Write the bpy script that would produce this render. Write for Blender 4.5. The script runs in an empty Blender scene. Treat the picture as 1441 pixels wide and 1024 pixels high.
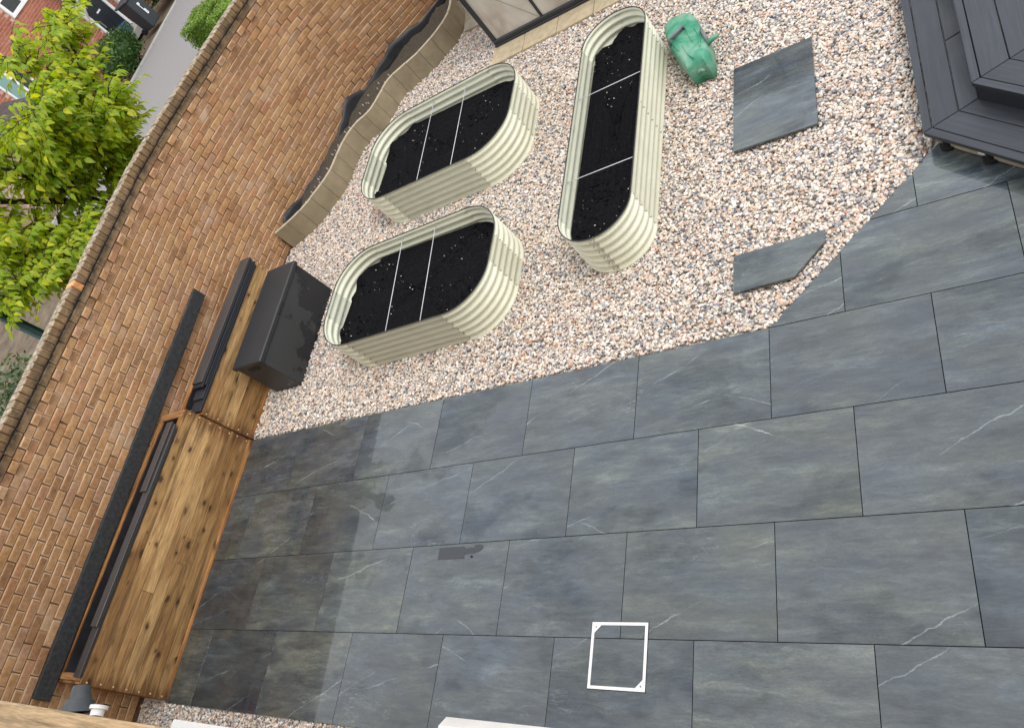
import bpy, bmesh, math, random
import numpy as np
from mathutils import Vector, Matrix, Euler, Quaternion
random.seed(7); rng = np.random.default_rng(7)
SC = bpy.context.scene
COL = SC.collection
R = math.radians

# ------------------------------------------------------------------ camera, sky, sun, exposure
cam = bpy.data.cameras.new('camera'); camo = bpy.data.objects.new('camera', cam); COL.objects.link(camo)
cam.sensor_width = 36; cam.lens = 26.483; cam.clip_start = .02; cam.clip_end = 500
camo.matrix_world = Matrix(((0.798, 0.188, 0.573, 2.264), (0.139, 0.867, -0.479, -2.653), (-0.587, 0.462, 0.665, 3.939), (0, 0, 0, 1)))
rot = camo.matrix_world.to_3x3().normalized().to_quaternion()
camo.matrix_world = Matrix.Translation((2.264, -2.653, 3.939)) @ rot.to_matrix().to_4x4()
SC.camera = camo

SUN_EL, SUN_AZ = R(64), R(98)          # azimuth measured from +Y towards +X
world = bpy.data.worlds.new('World'); SC.world = world; world.use_nodes = True
wn = world.node_tree; wn.nodes.clear()
w_out = wn.nodes.new('ShaderNodeOutputWorld'); w_bg = wn.nodes.new('ShaderNodeBackground')
w_sky = wn.nodes.new('ShaderNodeTexSky'); w_sky.sky_type = 'NISHITA'; w_sky.sun_disc = False
w_sky.sun_elevation = SUN_EL; w_sky.sun_rotation = SUN_AZ; w_sky.air_density = 1.0; w_sky.dust_density = 3.0
w_tc = wn.nodes.new('ShaderNodeTexCoord'); w_ns = wn.nodes.new('ShaderNodeTexNoise')
w_ns.inputs['Scale'].default_value = 2.2; w_ns.inputs['Detail'].default_value = 6
w_rp = wn.nodes.new('ShaderNodeValToRGB'); w_rp.color_ramp.elements[0].position = .34; w_rp.color_ramp.elements[1].position = .62
w_rp.color_ramp.elements[0].color = (.72, .72, .72, 1); w_rp.color_ramp.elements[1].color = (.97, .95, .95, 1)
w_mx = wn.nodes.new('ShaderNodeMix'); w_mx.data_type = 'RGBA'
w_mx.inputs[7].default_value = (8.6, 8.9, 9.3, 1)     # pale cloud cover
wn.links.new(w_tc.outputs['Generated'], w_ns.inputs['Vector']); wn.links.new(w_ns.outputs['Fac'], w_rp.inputs['Fac'])
wn.links.new(w_rp.outputs['Color'], w_mx.inputs[0]); wn.links.new(w_sky.outputs['Color'], w_mx.inputs[6])
wn.links.new(w_mx.outputs[2], w_bg.inputs['Color']); w_bg.inputs['Strength'].default_value = .1
wn.links.new(w_bg.outputs['Background'], w_out.inputs['Surface'])
sun = bpy.data.lights.new('sun', 'SUN'); suno = bpy.data.objects.new('sun', sun); COL.objects.link(suno)
sun.energy = .95; sun.angle = R(30); sun.color = (1, .95, .88)
sd = Vector((math.cos(SUN_EL) * math.sin(SUN_AZ), math.cos(SUN_EL) * math.cos(SUN_AZ), math.sin(SUN_EL)))
suno.rotation_euler = (-sd).to_track_quat('-Z', 'Y').to_euler()
vs = SC.view_settings; vs.view_transform = 'Standard'; vs.look = 'None'; vs.gamma = 1; vs.use_curve_mapping = False
vs.exposure = 0.98

# ------------------------------------------------------------------ helpers
class MB:
    """collects verts / faces, links ONE mesh object"""
    def __init__(s): s.v = []; s.f = []; s.mi = []; s.a = []; s.smooth = False
    def add(s, vs, fs, mi=0, a=0.0):
        o = len(s.v); s.v += [tuple(v) for v in vs]
        for f in fs: s.f.append(tuple(i + o for i in f)); s.mi.append(mi); s.a.append(a)
        return s
    def box(s, x0, x1, y0, y1, z0, z1, mi=0, a=0.0, M=None):
        vs = [(x, y, z) for x in (x0, x1) for y in (y0, y1) for z in (z0, z1)]
        if M is not None: vs = [M @ Vector(v) for v in vs]
        return s.add(vs, [(0, 1, 3, 2), (4, 6, 7, 5), (0, 4, 5, 1), (2, 3, 7, 6), (0, 2, 6, 4), (1, 5, 7, 3)], mi, a)
    def bbox(s, x0, x1, y0, y1, z0, z1, b=.004, mi=0, a=0.0, M=None):
        """box with chamfered edges"""
        bm = bmesh.new(); bmesh.ops.create_cube(bm, size=1)
        for v in bm.verts:
            v.co = Vector(((x0 + x1) / 2 + v.co.x * (x1 - x0), (y0 + y1) / 2 + v.co.y * (y1 - y0), (z0 + z1) / 2 + v.co.z * (z1 - z0)))
        bmesh.ops.bevel(bm, geom=bm.edges[:], offset=b, segments=1, affect='EDGES', profile=.5)
        vs = [v.co.copy() for v in bm.verts]
        if M is not None: vs = [M @ v for v in vs]
        s.add(vs, [[v.index for v in f.verts] for f in bm.faces], mi, a); bm.free(); return s
    def prism(s, poly, z0, z1, mi=0, a=0.0, M=None):
        n = len(poly); vs = [(p[0], p[1], z0) for p in poly] + [(p[0], p[1], z1) for p in poly]
        if M is not None: vs = [M @ Vector(v) for v in vs]
        fs = [tuple(range(n - 1, -1, -1)), tuple(range(n, 2 * n))] + [(i, (i + 1) % n, n + (i + 1) % n, n + i) for i in range(n)]
        return s.add(vs, fs, mi, a)
    def tube(s, pts, rad, n=8, closed=False, mi=0, a=0.0, cap=True):
        pts = [Vector(p) for p in pts]; m = len(pts)
        rad = rad if hasattr(rad, '__len__') else [rad] * m
        rings = []; ref = None
        for i, p in enumerate(pts):
            t = (pts[(i + 1) % m] - pts[i - 1]) if closed else (pts[min(i + 1, m - 1)] - pts[max(i - 1, 0)])
            t.normalize()
            if ref is None: ref = t.orthogonal().normalized()
            u = (ref - t * ref.dot(t)).normalized(); ref = u; w = t.cross(u)
            rings.append([p + (u * math.cos(6.2832 * k / n) + w * math.sin(6.2832 * k / n)) * rad[i] for k in range(n)])
        vs = [v for r in rings for v in r]; fs = []
        for i in range(m if closed else m - 1):
            j = (i + 1) % m
            for k in range(n): fs.append((i * n + k, i * n + (k + 1) % n, j * n + (k + 1) % n, j * n + k))
        if cap and not closed: fs += [tuple(range(n - 1, -1, -1)), tuple((m - 1) * n + k for k in range(n))]
        return s.add(vs, fs, mi, a)
    def mesh(s, name, mats):
        me = bpy.data.meshes.new(name); me.from_pydata(s.v, [], s.f)
        for m in (mats if isinstance(mats, (list, tuple)) else [mats]): me.materials.append(m)
        me.polygons.foreach_set('material_index', s.mi)
        if any(s.a):
            at = me.attributes.new('rnd', 'FLOAT', 'FACE'); at.data.foreach_set('value', np.array(s.a, dtype=np.float32))
        if s.smooth: me.polygons.foreach_set('use_smooth', [True] * len(s.f))
        me.validate(); me.update(); return me
    def build(s, name, mats, parent=None, loc=(0, 0, 0), rz=0):
        return obj(name, s.mesh(name, mats), parent, loc, rz)

def obj(name, me, parent=None, loc=(0, 0, 0), rz=0):
    o = bpy.data.objects.new(name, me); COL.objects.link(o); o.location = loc; o.rotation_euler = (0, 0, rz)
    if parent: o.parent = parent
    return o
def thing(name, label, cat, loc=(0, 0, 0), rz=0, group=None):
    return tag(obj(name, None, None, loc, rz), label, cat, group)
def tag(o, label=None, cat=None, group=None, kind=None):
    if label: o['label'] = label
    if cat: o['category'] = cat
    if group: o['group'] = group
    if kind: o['kind'] = kind
    return o
def autosmooth(o, ang=40):
    me = o.data; bm = bmesh.new(); bm.from_mesh(me)
    for f in bm.faces: f.smooth = True
    for e in bm.edges: e.smooth = e.calc_face_angle(0) < R(ang)
    bm.to_mesh(me); bm.free(); return o
def bez(pts, n):
    """Catmull-Rom resample of a polyline, n points evenly spaced by arc length"""
    P = [np.array(p, float) for p in pts]; P = [2 * P[0] - P[1]] + P + [2 * P[-1] - P[-2]]; out = []
    for i in range(1, len(P) - 2):
        for t in np.linspace(0, 1, 24, endpoint=False):
            a, b, c, d = P[i - 1:i + 3]
            out.append(.5 * ((2 * b) + (c - a) * t + (2 * a - 5 * b + 4 * c - d) * t * t + (-a + 3 * b - 3 * c + d) * t ** 3))
    out.append(P[-2]); out = np.array(out)
    L = np.concatenate([[0], np.cumsum(np.linalg.norm(np.diff(out, axis=0), axis=1))])
    s = np.linspace(0, L[-1], n)
    return np.stack([np.interp(s, L, out[:, k]) for k in range(out.shape[1])], 1), L[-1]

# ------------------------------------------------------------------ materials
class NT:
    def __init__(s, name):
        s.m = bpy.data.materials.new(name); s.m.use_nodes = True; s.t = s.m.node_tree
        s.b = s.t.nodes['Principled BSDF']; s.o = s.t.nodes['Material Output']
    def n(s, typ, _props=None, **kw):
        x = s.t.nodes.new('ShaderNode' + typ)
        for k, v in (_props or {}).items(): setattr(x, k, v)
        for k, v in kw.items(): s.set(x, k.replace('_', ' '), v)
        return x
    def set(s, x, k, v):
        i = x.inputs[int(k)] if k.isdigit() else x.inputs[k]
        if isinstance(v, bpy.types.NodeSocket): s.t.links.new(v, i)
        else: i.default_value = v
    def P(s, **kw):
        for k, v in kw.items(): s.set(s.b, k.replace('_', ' '), v)
        return s
    def obj(s): return s.n('TexCoord').outputs['Object']
    def rand(s): return s.n('ObjectInfo').outputs['Random']
    def attr(s, name='rnd', typ='GEOMETRY'): return s.n('Attribute', dict(attribute_name=name, attribute_type=typ)).outputs['Fac']
    def math(s, op, a, b=0.0, c=0.0):
        x = s.n('Math', dict(operation=op)); s.set(x, '0', a); s.set(x, '1', b); s.set(x, '2', c); return x.outputs[0]
    def vmath(s, op, a, b=(0, 0, 0)):
        x = s.n('VectorMath', dict(operation=op)); s.set(x, '0', a); s.set(x, '1', b); return x.outputs[0]
    def shift(s, vec, r, k=(37., 91., 53.)):
        x = s.n('VectorMath', dict(operation='SCALE')); x.inputs[0].default_value = k; s.set(x, 'Scale', r)
        return s.vmath('ADD', vec, x.outputs[0])
    def map(s, vec, scale=(1, 1, 1), rot=(0, 0, 0)):
        return s.n('Mapping', Vector=vec, Scale=scale, Rotation=rot).outputs[0]
    def noise(s, vec, scale, detail=4., rough=.55, dist=0.):
        return s.n('TexNoise', Vector=vec, Scale=scale, Detail=detail, Roughness=rough, Distortion=dist).outputs['Fac']
    def ramp(s, fac, stops, interp='LINEAR'):
        x = s.n('ValToRGB'); cr = x.color_ramp; cr.interpolation = interp
        while len(cr.elements) < len(stops): cr.elements.new(.5)
        for e, (p, c) in zip(cr.elements, stops):
            e.position = p; e.color = (c, c, c, 1) if not hasattr(c, '__len__') else (*c, 1)
        s.set(x, 'Fac', fac); return x.outputs['Color']
    def mix(s, fac, a, b, blend='MIX'):
        x = s.n('Mix', dict(data_type='RGBA', blend_type=blend)); s.set(x, '0', fac); s.set(x, '6', a); s.set(x, '7', b)
        return x.outputs[2]
    def bump(s, h, strength=.3, dist=.01, normal=None):
        kw = dict(Height=h, Strength=strength, Distance=dist)
        if normal is not None: kw['Normal'] = normal
        return s.n('Bump', **kw).outputs[0]
def c4(r, g, b): return (r, g, b, 1)
def plain(name, col, rough=.6, var=.15, scale=30, bump=.1, **kw):
    n = NT(name); v = n.shift(n.obj(), n.rand()); f = n.noise(v, scale, 5)
    n.P(Base_Color=n.mix(n.ramp(f, [(.3, 0), (.7, 1)]), c4(*[c * (1 - var) for c in col]), c4(*[min(1, c * (1 + var)) for c in col])),
        Roughness=rough, Normal=n.bump(f, bump, .004), **kw)
    return n.m

def mk_slate():
    n = NT('slate_porcelain'); r = n.rand(); v = n.shift(n.obj(), r)
    ang = (0, 0, -.16)
    wob = n.vmath('ADD', v, n.vmath('MULTIPLY', n.n('TexNoise', Vector=v, Scale=11., Detail=4.).outputs['Color'], (.035, .035, 0)))
    st = n.noise(n.map(wob, (1.0, 4.0, 1), ang), 2.4, 11, .70, .25)
    cl = n.noise(n.map(wob, (1.0, 2.0, 1), (0, 0, -.5)), 1.7, 6, .6, .4)
    col = n.ramp(st, [(.30, (.018, .022, .027)), (.44, (.037, .042, .046)), (.55, (.055, .060, .060)), (.70, (.102, .105, .098))])
    hue = n.ramp(cl, [(.36, (.82, .94, 1.10)), (.5, (.98, 1.02, 1.02)), (.64, (1.18, 1.18, 1.02))])
    col = n.mix(1.0, col, hue, 'MULTIPLY')
    # slate layers ending in a hard edge
    ly = n.noise(n.map(wob, (.6, 1.7, 1), (0, 0, -.40)), .8, 3, .45, .2)
    col = n.mix(1.0, col, n.ramp(ly, [(0, .82), (.405, .84), (.411, 1.03), (.57, 1.0), (.576, 1.3), (1, 1.25)]), 'MULTIPLY')
    # pale veins, mostly along the bedding, of uneven width
    ow = n.vmath('ADD', n.obj(), n.vmath('MULTIPLY', n.n('TexNoise', Vector=v, Scale=5.5, Detail=6., Roughness=.62).outputs['Color'], (.075, .075, 0)))
    wid = n.math('ADD', n.math('MULTIPLY', n.noise(v, 7, 3), .011), -.0032)
    m1 = None
    for k, ang_, msk in ((3.7, -.50, .50), (9.1, -.28, .54), (5.3, .42, .60)):
        xy = n.n('SeparateXYZ', Vector=n.map(ow, (1, 1, 1), (0, 0, ang_)))
        t = n.math('SUBTRACT', xy.outputs['Y'], n.math('MULTIPLY', n.math('SUBTRACT', n.math('FRACT', n.math('MULTIPLY', r, k * 13.7)), .5), .8))
        d = n.math('SUBTRACT', n.math('ABSOLUTE', t), wid)
        mk = n.math('MULTIPLY', n.ramp(n.math('ADD', d, .01), [(.0085, .9), (.0112, 0)]), n.ramp(n.noise(v, .9 + k * .03, 3), [(msk, 0), (msk + .05, 1)]))
        m1 = mk if m1 is None else n.math('MAXIMUM', m1, mk)
    v2 = n.noise(n.map(wob, (1.1, 5.5, 1), (0, 0, -.75)), 2.0, 4, .55, .2)
    d2 = n.math('ABSOLUTE', n.math('SUBTRACT', v2, .52))
    m2 = n.math('MULTIPLY', n.ramp(d2, [(0, .5), (.005, .2), (.009, 0)]), n.ramp(n.noise(v, 2.6, 3), [(.58, 0), (.66, 1)]))
    col = n.mix(n.math('MAXIMUM', m1, m2), col, c4(.20, .215, .205))
    s2 = n.noise(n.map(wob, (1.0, 6.5, 1), ang), 8, 8, .72)
    col = n.mix(1.0, col, n.ramp(s2, [(.32, .70), (.5, 1.0), (.68, 1.32)]), 'MULTIPLY')
    fine = n.noise(n.map(v, (1, 2.6, 1), ang), 60, 8, .78)
    col = n.mix(1.0, col, n.ramp(fine, [(.32, .68), (.68, 1.34)]), 'MULTIPLY')
    tone = n.ramp(n.math('FRACT', n.math('MULTIPLY', r, 7.31)), [(0, (.66, .76, .88)), (.2, (.98, 1.06, 1.14)), (.42, (.82, .90, .93)), (.6, (1.16, 1.22, 1.16)), (.8, (.92, 1.0, 1.08)), (1, (1.42, 1.40, 1.26))])
    col = n.mix(1.0, col, tone, 'MULTIPLY')
    rel = n.math('ADD', n.math('MULTIPLY', st, .6), n.math('MULTIPLY', fine, .10))
    ro = n.ramp(n.noise(v, 1.1, 3), [(.36, .16), (.6, .36)])
    film = n.ramp(n.noise(n.map(v, (1, 1.4, 1)), 1.4, 4, .6), [(.41, .25), (.47, .82)])
    n.P(Base_Color=col, Roughness=ro, Normal=n.bump(rel, .16, .008), Specular_IOR_Level=.6, Coat_Weight=film, Coat_Roughness=.018, Coat_IOR=1.5,
        Coat_Normal=n.bump(n.math('ADD', n.math('MULTIPLY', n.noise(n.map(v, (1.5, 1, 1)), 14, 3), .5), n.math('MULTIPLY', st, .4)), .022, .006))
    return n.m
def mk_brick(name, stops, edge=(.55, .37, .235), lichen=False):
    n = NT(name); o = n.obj(); r = n.math('FRACT', n.math('ADD', n.attr(), n.rand()))
    v = n.n('NewGeometry').outputs['Position']
    col = n.ramp(r, stops)
    big = n.noise(v, 1.1, 4); col = n.mix(1.0, col, n.ramp(big, [(.3, (.86, .82, .78)), (.5, (1, 1, 1)), (.7, (1.12, 1.12, 1.12))]), 'MULTIPLY')
    f = n.noise(v, 38, 6, .65); col = n.mix(1.0, col, n.ramp(f, [(.28, .72), (.7, 1.22)]), 'MULTIPLY')
    mid = n.noise(v, 13, 4, .6); col = n.mix(1.0, col, n.ramp(mid, [(.3, (.80, .78, .76)), (.5, (1, 1, 1)), (.7, (1.14, 1.15, 1.16))]), 'MULTIPLY')
    e = n.attr('edge'); ef = n.math('MULTIPLY', n.ramp(n.math('ADD', e, n.math('MULTIPLY', n.math('SUBTRACT', n.noise(v, 25, 3), .5), .9)), [(.40, 0), (.85, .85)]),
                                   n.ramp(n.noise(v, 3.5, 2), [(.35, .15), (.6, 1)]))
    col = n.mix(ef, col, c4(*edge))
    pale = n.math('MULTIPLY', n.ramp(n.noise(v, 2.2, 5, .6), [(.56, 0), (.7, .5)]), n.ramp(n.math('FRACT', n.math('MULTIPLY', r, 13.7)), [(.45, 0), (.7, 1)]))
    col = n.mix(pale, col, c4(.52, .42, .33))
    if lichen:
        z = n.n('SeparateXYZ', Vector=n.n('NewGeometry').outputs['Normal']).outputs['Z']
        lf = n.math('MULTIPLY', n.ramp(z, [(.45, 0), (.8, 1)]), n.ramp(n.noise(v, 16, 5, .7), [(.3, .35), (.55, 1)]))
        col = n.mix(lf, col, n.ramp(n.noise(v, 22, 4), [(.35, (.15, .11, .07)), (.5, (.30, .25, .18)), (.66, (.46, .41, .33))]))
        dk = n.ramp(n.noise(n.map(v, (1, 1, 1)), 7, 5, .7), [(.5, 0), (.72, .75)]); col = n.mix(dk, col, c4(.05, .042, .032))
    if name in ('garden_brick', 'coping_brick', 'mortar'):      # black algae along the joint under the coping
        zz = n.n('SeparateXYZ', Vector=v).outputs['Z']; dj = n.math('ABSOLUTE', n.math('SUBTRACT', zz, 1.893))
        am = n.math('ADD', dj, n.math('MULTIPLY', n.math('SUBTRACT', n.noise(v, 9, 5, .65), .5), .13))
        col = n.mix(n.ramp(am, [(.0, .82), (.022, .45), (.05, 0)]), col, c4(.022, .02, .016))
    n.P(Base_Color=col, Roughness=.88, Normal=n.bump(f, .5, .004), Specular_IOR_Level=.25)
    return n.m
def mk_wood(name, base, dark, axis='y', blotchy=.5, knots=True):
    n = NT(name); r = n.rand(); v = n.shift(n.obj(), r)
    sc = dict(y=(16, 1.1, 16), x=(1.1, 16, 16), z=(16, 16, 1.1))[axis]
    g = n.noise(n.map(v, sc), 1.6, 7, .6, .9)
    fine = n.noise(n.map(v, tuple(s * 4 for s in sc)), 2., 4, .6)
    col = n.ramp(g, [(.32, tuple(c * .50 for c in base)), (.48, base), (.68, tuple(min(1, c * 1.30) for c in base))])
    tone = n.ramp(n.math('FRACT', n.math('MULTIPLY', r, 5.17)), [(0, (.74, .68, .60)), (.4, (1, 1, 1)), (1, (1.16, 1.16, 1.17))]); col = n.mix(1.0, col, tone, 'MULTIPLY')
    col = n.mix(1.0, col, n.ramp(fine, [(.3, .70), (.7, 1.18)]), 'MULTIPLY')
    st = n.ramp(n.noise(n.map(v, tuple(s * .28 + .6 for s in sc)), .9, 4, .6, .6), [(.47, 0), (.56, blotchy)])
    col = n.mix(st, col, n.mix(1.0, col, c4(.46, .32, .20), 'MULTIPLY'))
    if knots:
        sx = n.n('SeparateXYZ', Vector=n.vmath('ADD', v, n.vmath('MULTIPLY', n.n('TexNoise', Vector=v, Scale=9.).outputs['Color'], (.04, .04, .04))))
        cv = n.n('CombineXYZ', X=n.math('MULTIPLY', sx.outputs[dict(x='X', y='Y', z='Z')[axis]], 4.6), Y=n.math('MULTIPLY', sx.outputs['X' if axis == 'z' else 'Z'], 8.5))
        vo = n.n('TexVoronoi', dict(voronoi_dimensions='2D'), Vector=cv.outputs[0], Scale=1., Randomness=1.)
        cs = n.n('SeparateColor', Color=vo.outputs['Color'])
        kd = n.math('DIVIDE', n.math('ADD', vo.outputs['Distance'], n.math('MULTIPLY', n.math('SUBTRACT', n.noise(v, 34, 4, .65), .5), .22)), n.math('ADD', n.math('MULTIPLY', cs.outputs[1], 1.5), .25))
        on = n.ramp(cs.outputs[0], [(.50, 0), (.56, .45), (.80, .95)])
        km = n.math('MULTIPLY', n.ramp(kd, [(.03, .95), (.09, .8), (.13, .35), (.30, .0)]), on)
        col = n.mix(km, col, c4(*dark))
    if axis == 'y' and knots:      # damp dark ends of the boards by the nails
        py = n.n('SeparateXYZ', Vector=n.n('NewGeometry').outputs['Position']).outputs['Y']
        e1 = n.math('ABSOLUTE', n.math('ADD', py, 2.47)); e2 = n.math('ABSOLUTE', n.math('ADD', py, -.0)); e = n.math('MINIMUM', e1, e2)
        e = n.math('ADD', e, n.math('MULTIPLY', n.math('SUBTRACT', n.noise(n.map(v, sc), 2.2, 4), .5), .5))
        col = n.mix(n.ramp(e, [(.02, .8), (.13, 0)]), col, n.mix(1.0, col, c4(.33, .21, .14), 'MULTIPLY'))
    n.P(Base_Color=col, Roughness=n.ramp(st, [(0, .72), (1, .42)]), Normal=n.bump(g, .22, .006), Specular_IOR_Level=.35)
    return n.m
def mk_composite(name='composite_board', axis='y', base=(.022, .025, .033)):
    n = NT(name); v = n.shift(n.obj(), n.rand())
    sc = dict(y=(22, .9, 22), x=(.9, 22, 22))[axis]
    g = n.noise(n.map(v, sc), 1.5, 6, .6, 1.6); f = n.noise(n.map(v, tuple(s * 3 for s in sc)), 3, 4)
    col = n.ramp(g, [(.32, tuple(c * .72 for c in base)), (.5, base), (.7, tuple(c * 1.3 for c in base))])
    tone = n.ramp(n.rand(), [(0, .85), (1, 1.18)]); col = n.mix(1.0, col, tone, 'MULTIPLY')
    n.P(Base_Color=col, Roughness=n.ramp(n.noise(v, 3, 3), [(.35, .34), (.65, .55)]), Normal=n.bump(n.math('ADD', g, n.math('MULTIPLY', f, .4)), .3, .004))
    return n.m
def mk_pebble():
    n = NT('pebble'); r = n.attr('prand', 'INSTANCER'); r2 = n.math('FRACT', n.math('MULTIPLY', r, 17.3))
    col = n.ramp(r, [(0, (.65, .55, .45)), (.13, (.73, .65, .57)), (.28, (.65, .47, .36)), (.39, (.75, .69, .62)), (.51, (.61, .41, .31)), (.565, (.50, .46, .44)),
                     (.63, (.33, .345, .375)), (.715, (.17, .18, .21)), (.77, (.70, .57, .44)), (.87, (.50, .28, .17)), (.893, (.78, .74, .67)), (.965, (.40, .39, .40))], 'CONSTANT')
    col = n.mix(1.0, col, n.ramp(r2, [(0, .78), (1, 1.15)]), 'MULTIPLY')
    f = n.noise(n.shift(n.obj(), r), 1.6, 4, .6); col = n.mix(1.0, col, n.ramp(f, [(.3, .78), (.7, 1.15)]), 'MULTIPLY')
    hs_ = n.n('HueSaturation', Color=col, Saturation=.95, Value=.95); n.P(Base_Color=hs_.outputs[0], Roughness=.55, Specular_IOR_Level=.4); return n.m
def mk_leaf(name, a, b, c, tr=.5):
    n = NT(name); r = n.math('FRACT', n.math('ADD', n.attr(), n.rand())); col = n.ramp(r, [(0, a), (.5, b), (1, c)])
    v = n.n('NewGeometry').outputs['Position']; col = n.mix(1.0, col, n.ramp(n.noise(v, 30, 2), [(.3, .8), (.7, 1.15)]), 'MULTIPLY')
    n.P(Base_Color=col, Roughness=.42, Specular_IOR_Level=.4)
    t = n.n('BsdfTranslucent', Color=n.mix(1.0, col, c4(1.5, 1.45, .6), 'MULTIPLY'))
    m = n.n('MixShader'); n.set(m, '0', tr); n.set(m, '1', n.b.outputs[0]); n.set(m, '2', t.outputs[0])
    n.t.links.new(m.outputs[0], n.o.inputs['Surface']); return n.m
def mk_soil(name='soil', k=1.0, speck=True):
    n = NT(name); v = n.n('NewGeometry').outputs['Position']
    f = n.noise(v, 45, 8, .75); col = n.ramp(f, [(.3, (.0035 * k, .0038 * k, .0048 * k)), (.55, (.0095 * k, .0095 * k, .011 * k)), (.75, (.026 * k, .024 * k, .024 * k))])
    n.P(Base_Color=col, Roughness=.95, Normal=n.bump(f, .9, .02), Specular_IOR_Level=.04); return n.m

M = dict(
    slate=mk_slate(),
    brick=mk_brick('garden_brick', [(0, (.345, .188, .090)), (.18, (.41, .232, .105)), (.36, (.325, .176, .092)), (.54, (.44, .258, .125)), (.70, (.36, .213, .132)), (.82, (.385, .192, .095)), (.92, (.27, .145, .072)), (1, (.30, .16, .08))]),
    coping=mk_brick('coping_brick', [(0, (.20, .13, .065)), (.4, (.25, .16, .08)), (.7, (.18, .11, .06)), (1, (.27, .17, .09))], (.30, .22, .14), True),
    newbrick=mk_brick('new_orange_brick', [(0, (.62, .27, .10)), (1, (.58, .24, .09))], (.6, .35, .18)),
    housebrick=mk_brick('house_brick', [(0, (.36, .12, .075)), (.5, (.42, .15, .09)), (1, (.31, .10, .065))], (.42, .18, .11)),
    mortar=mk_brick('mortar', [(0, (.13, .075, .04)), (1, (.13, .075, .04))]),
    housemortar=plain('house_mortar', (.5, .36, .28), .95, .2, 18, .3),
    wood=mk_wood('planter_timber', (.445, .275, .118), (.035, .013, .005)),
    woodx=mk_wood('planter_timber_end', (.36, .19, .075), (.045, .016, .007), 'x'),
    rail=mk_wood('planter_rail', (.36, .17, .055), (.05, .018, .008), 'y', .7),
    beam=mk_wood('pale_timber', (.56, .40, .23), (.22, .12, .05), 'x', .2, False),
    comp=mk_composite(), charcoal=plain('charcoal_fuzzy_board', (.026, .028, .030), .8, .45, 26, .8), compx=mk_composite('composite_board_across', 'x'),
    comp_grey=mk_composite('grey_composite_board', 'y', (.054, .050, .050)),
    void=plain('dark_void', (.009, .009, .01), .8), liner=plain('black_plastic_liner', (.016, .016, .019), .5, .4, 9, .7),
    steel_in=plain('cream_painted_steel', (.74, .745, .60), .38, .05, 7, .05),
    rim=plain('black_rubber_trim', (.015, .015, .016), .5), bolt=plain('steel_bolt', (.32, .31, .28), .4, Metallic=.6),
    rod=plain('pale_steel_rod', (.62, .63, .66), .35, .05, 20, .02), soil=mk_soil(), soil2=plain('damp_soil', (.062, .050, .036), .95, .55, 55, 1.0),
    speck=plain('pale_grit', (.62, .58, .52), .8), pebble=mk_pebble(),
    stone=plain('buff_paving', (.44, .36, .24), .85, .18, 14, .3), stone2=plain('weathered_paving', (.33, .29, .22), .9, .3, 9, .4),
    edging=plain('buff_edging', (.285, .235, .155), .85, .16, 7, .25), edgetop=plain('pale_edging_top', (.44, .38, .28), .85, .15, 20, .3),
    alu=plain('black_aluminium', (.022, .025, .03), .32, .1), white=plain('white_plastic', (.78, .78, .77), .35, .04),
    whitealu=plain('white_metal_frame', (.80, .80, .80), .4, .04), asphalt=plain('grey_paving_surface', (.205, .195, .19), .9, .14, 60, .3),
    kerb=plain('pale_kerb', (.32, .31, .29), .85, .1), earth=plain('brown_earth', (.115, .085, .055), .95, .4, 5, .6),
    bin=plain('dark_grey_bin_plastic', (.035, .042, .05), .42, .1), door=plain('black_door', (.018, .022, .028), .3, .1),
    blue=plain('blue_plastic', (.02, .06, .16), .5), tile=plain('dark_roof_tile', (.075, .062, .06), .8, .25, 8, .4),
    glassy=plain('dark_window_glass', (.05, .06, .06), .08, .1), blind=plain('teal_blind', (.20, .34, .33), .3, .08),
    post=plain('green_painted_post', (.009, .055, .046), .4, .15), bark=plain('dark_bark', (.035, .025, .018), .9, .4, 12, .8),
    leaf=mk_leaf('spring_leaf', (.33, .42, .010), (.19, .32, .012), (.55, .54, .018)), hedge=mk_leaf('hedge_leaf', (.08, .17, .02), (.14, .24, .03), (.27, .36, .05), .3),
    darkhedge=mk_leaf('dark_hedge_leaf', (.025, .07, .012), (.045, .10, .018), (.07, .14, .03), .25), greyleaf=mk_leaf('grey_shrub_leaf', (.06, .10, .04), (.10, .14, .07), (.19, .22, .12), .25),
    nail=plain('bright_nail_head', (.75, .6, .35), .35, .1, Metallic=.3), flue=plain('grey_rubber', (.055, .06, .066), .55, .25, 14),
    pale_stone=plain('pale_sill', (.74, .70, .65), .7, .08, 25, .15), handle=plain('grey_handle_plastic', (.14, .15, .165), .45),
)
def mk_bag():
    n = NT('green_plastic'); v = n.obj(); f = n.noise(v, 5, 5, .6, .8)
    col = n.ramp(f, [(.3, (.014, .14, .080)), (.47, (.045, .25, .150)), (.62, (.17, .33, .24))])
    n.P(Base_Color=col, Roughness=.5, Normal=n.bump(n.noise(v, 9, 4), .35, .015)); return n.m
M['bag'] = mk_bag()
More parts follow.
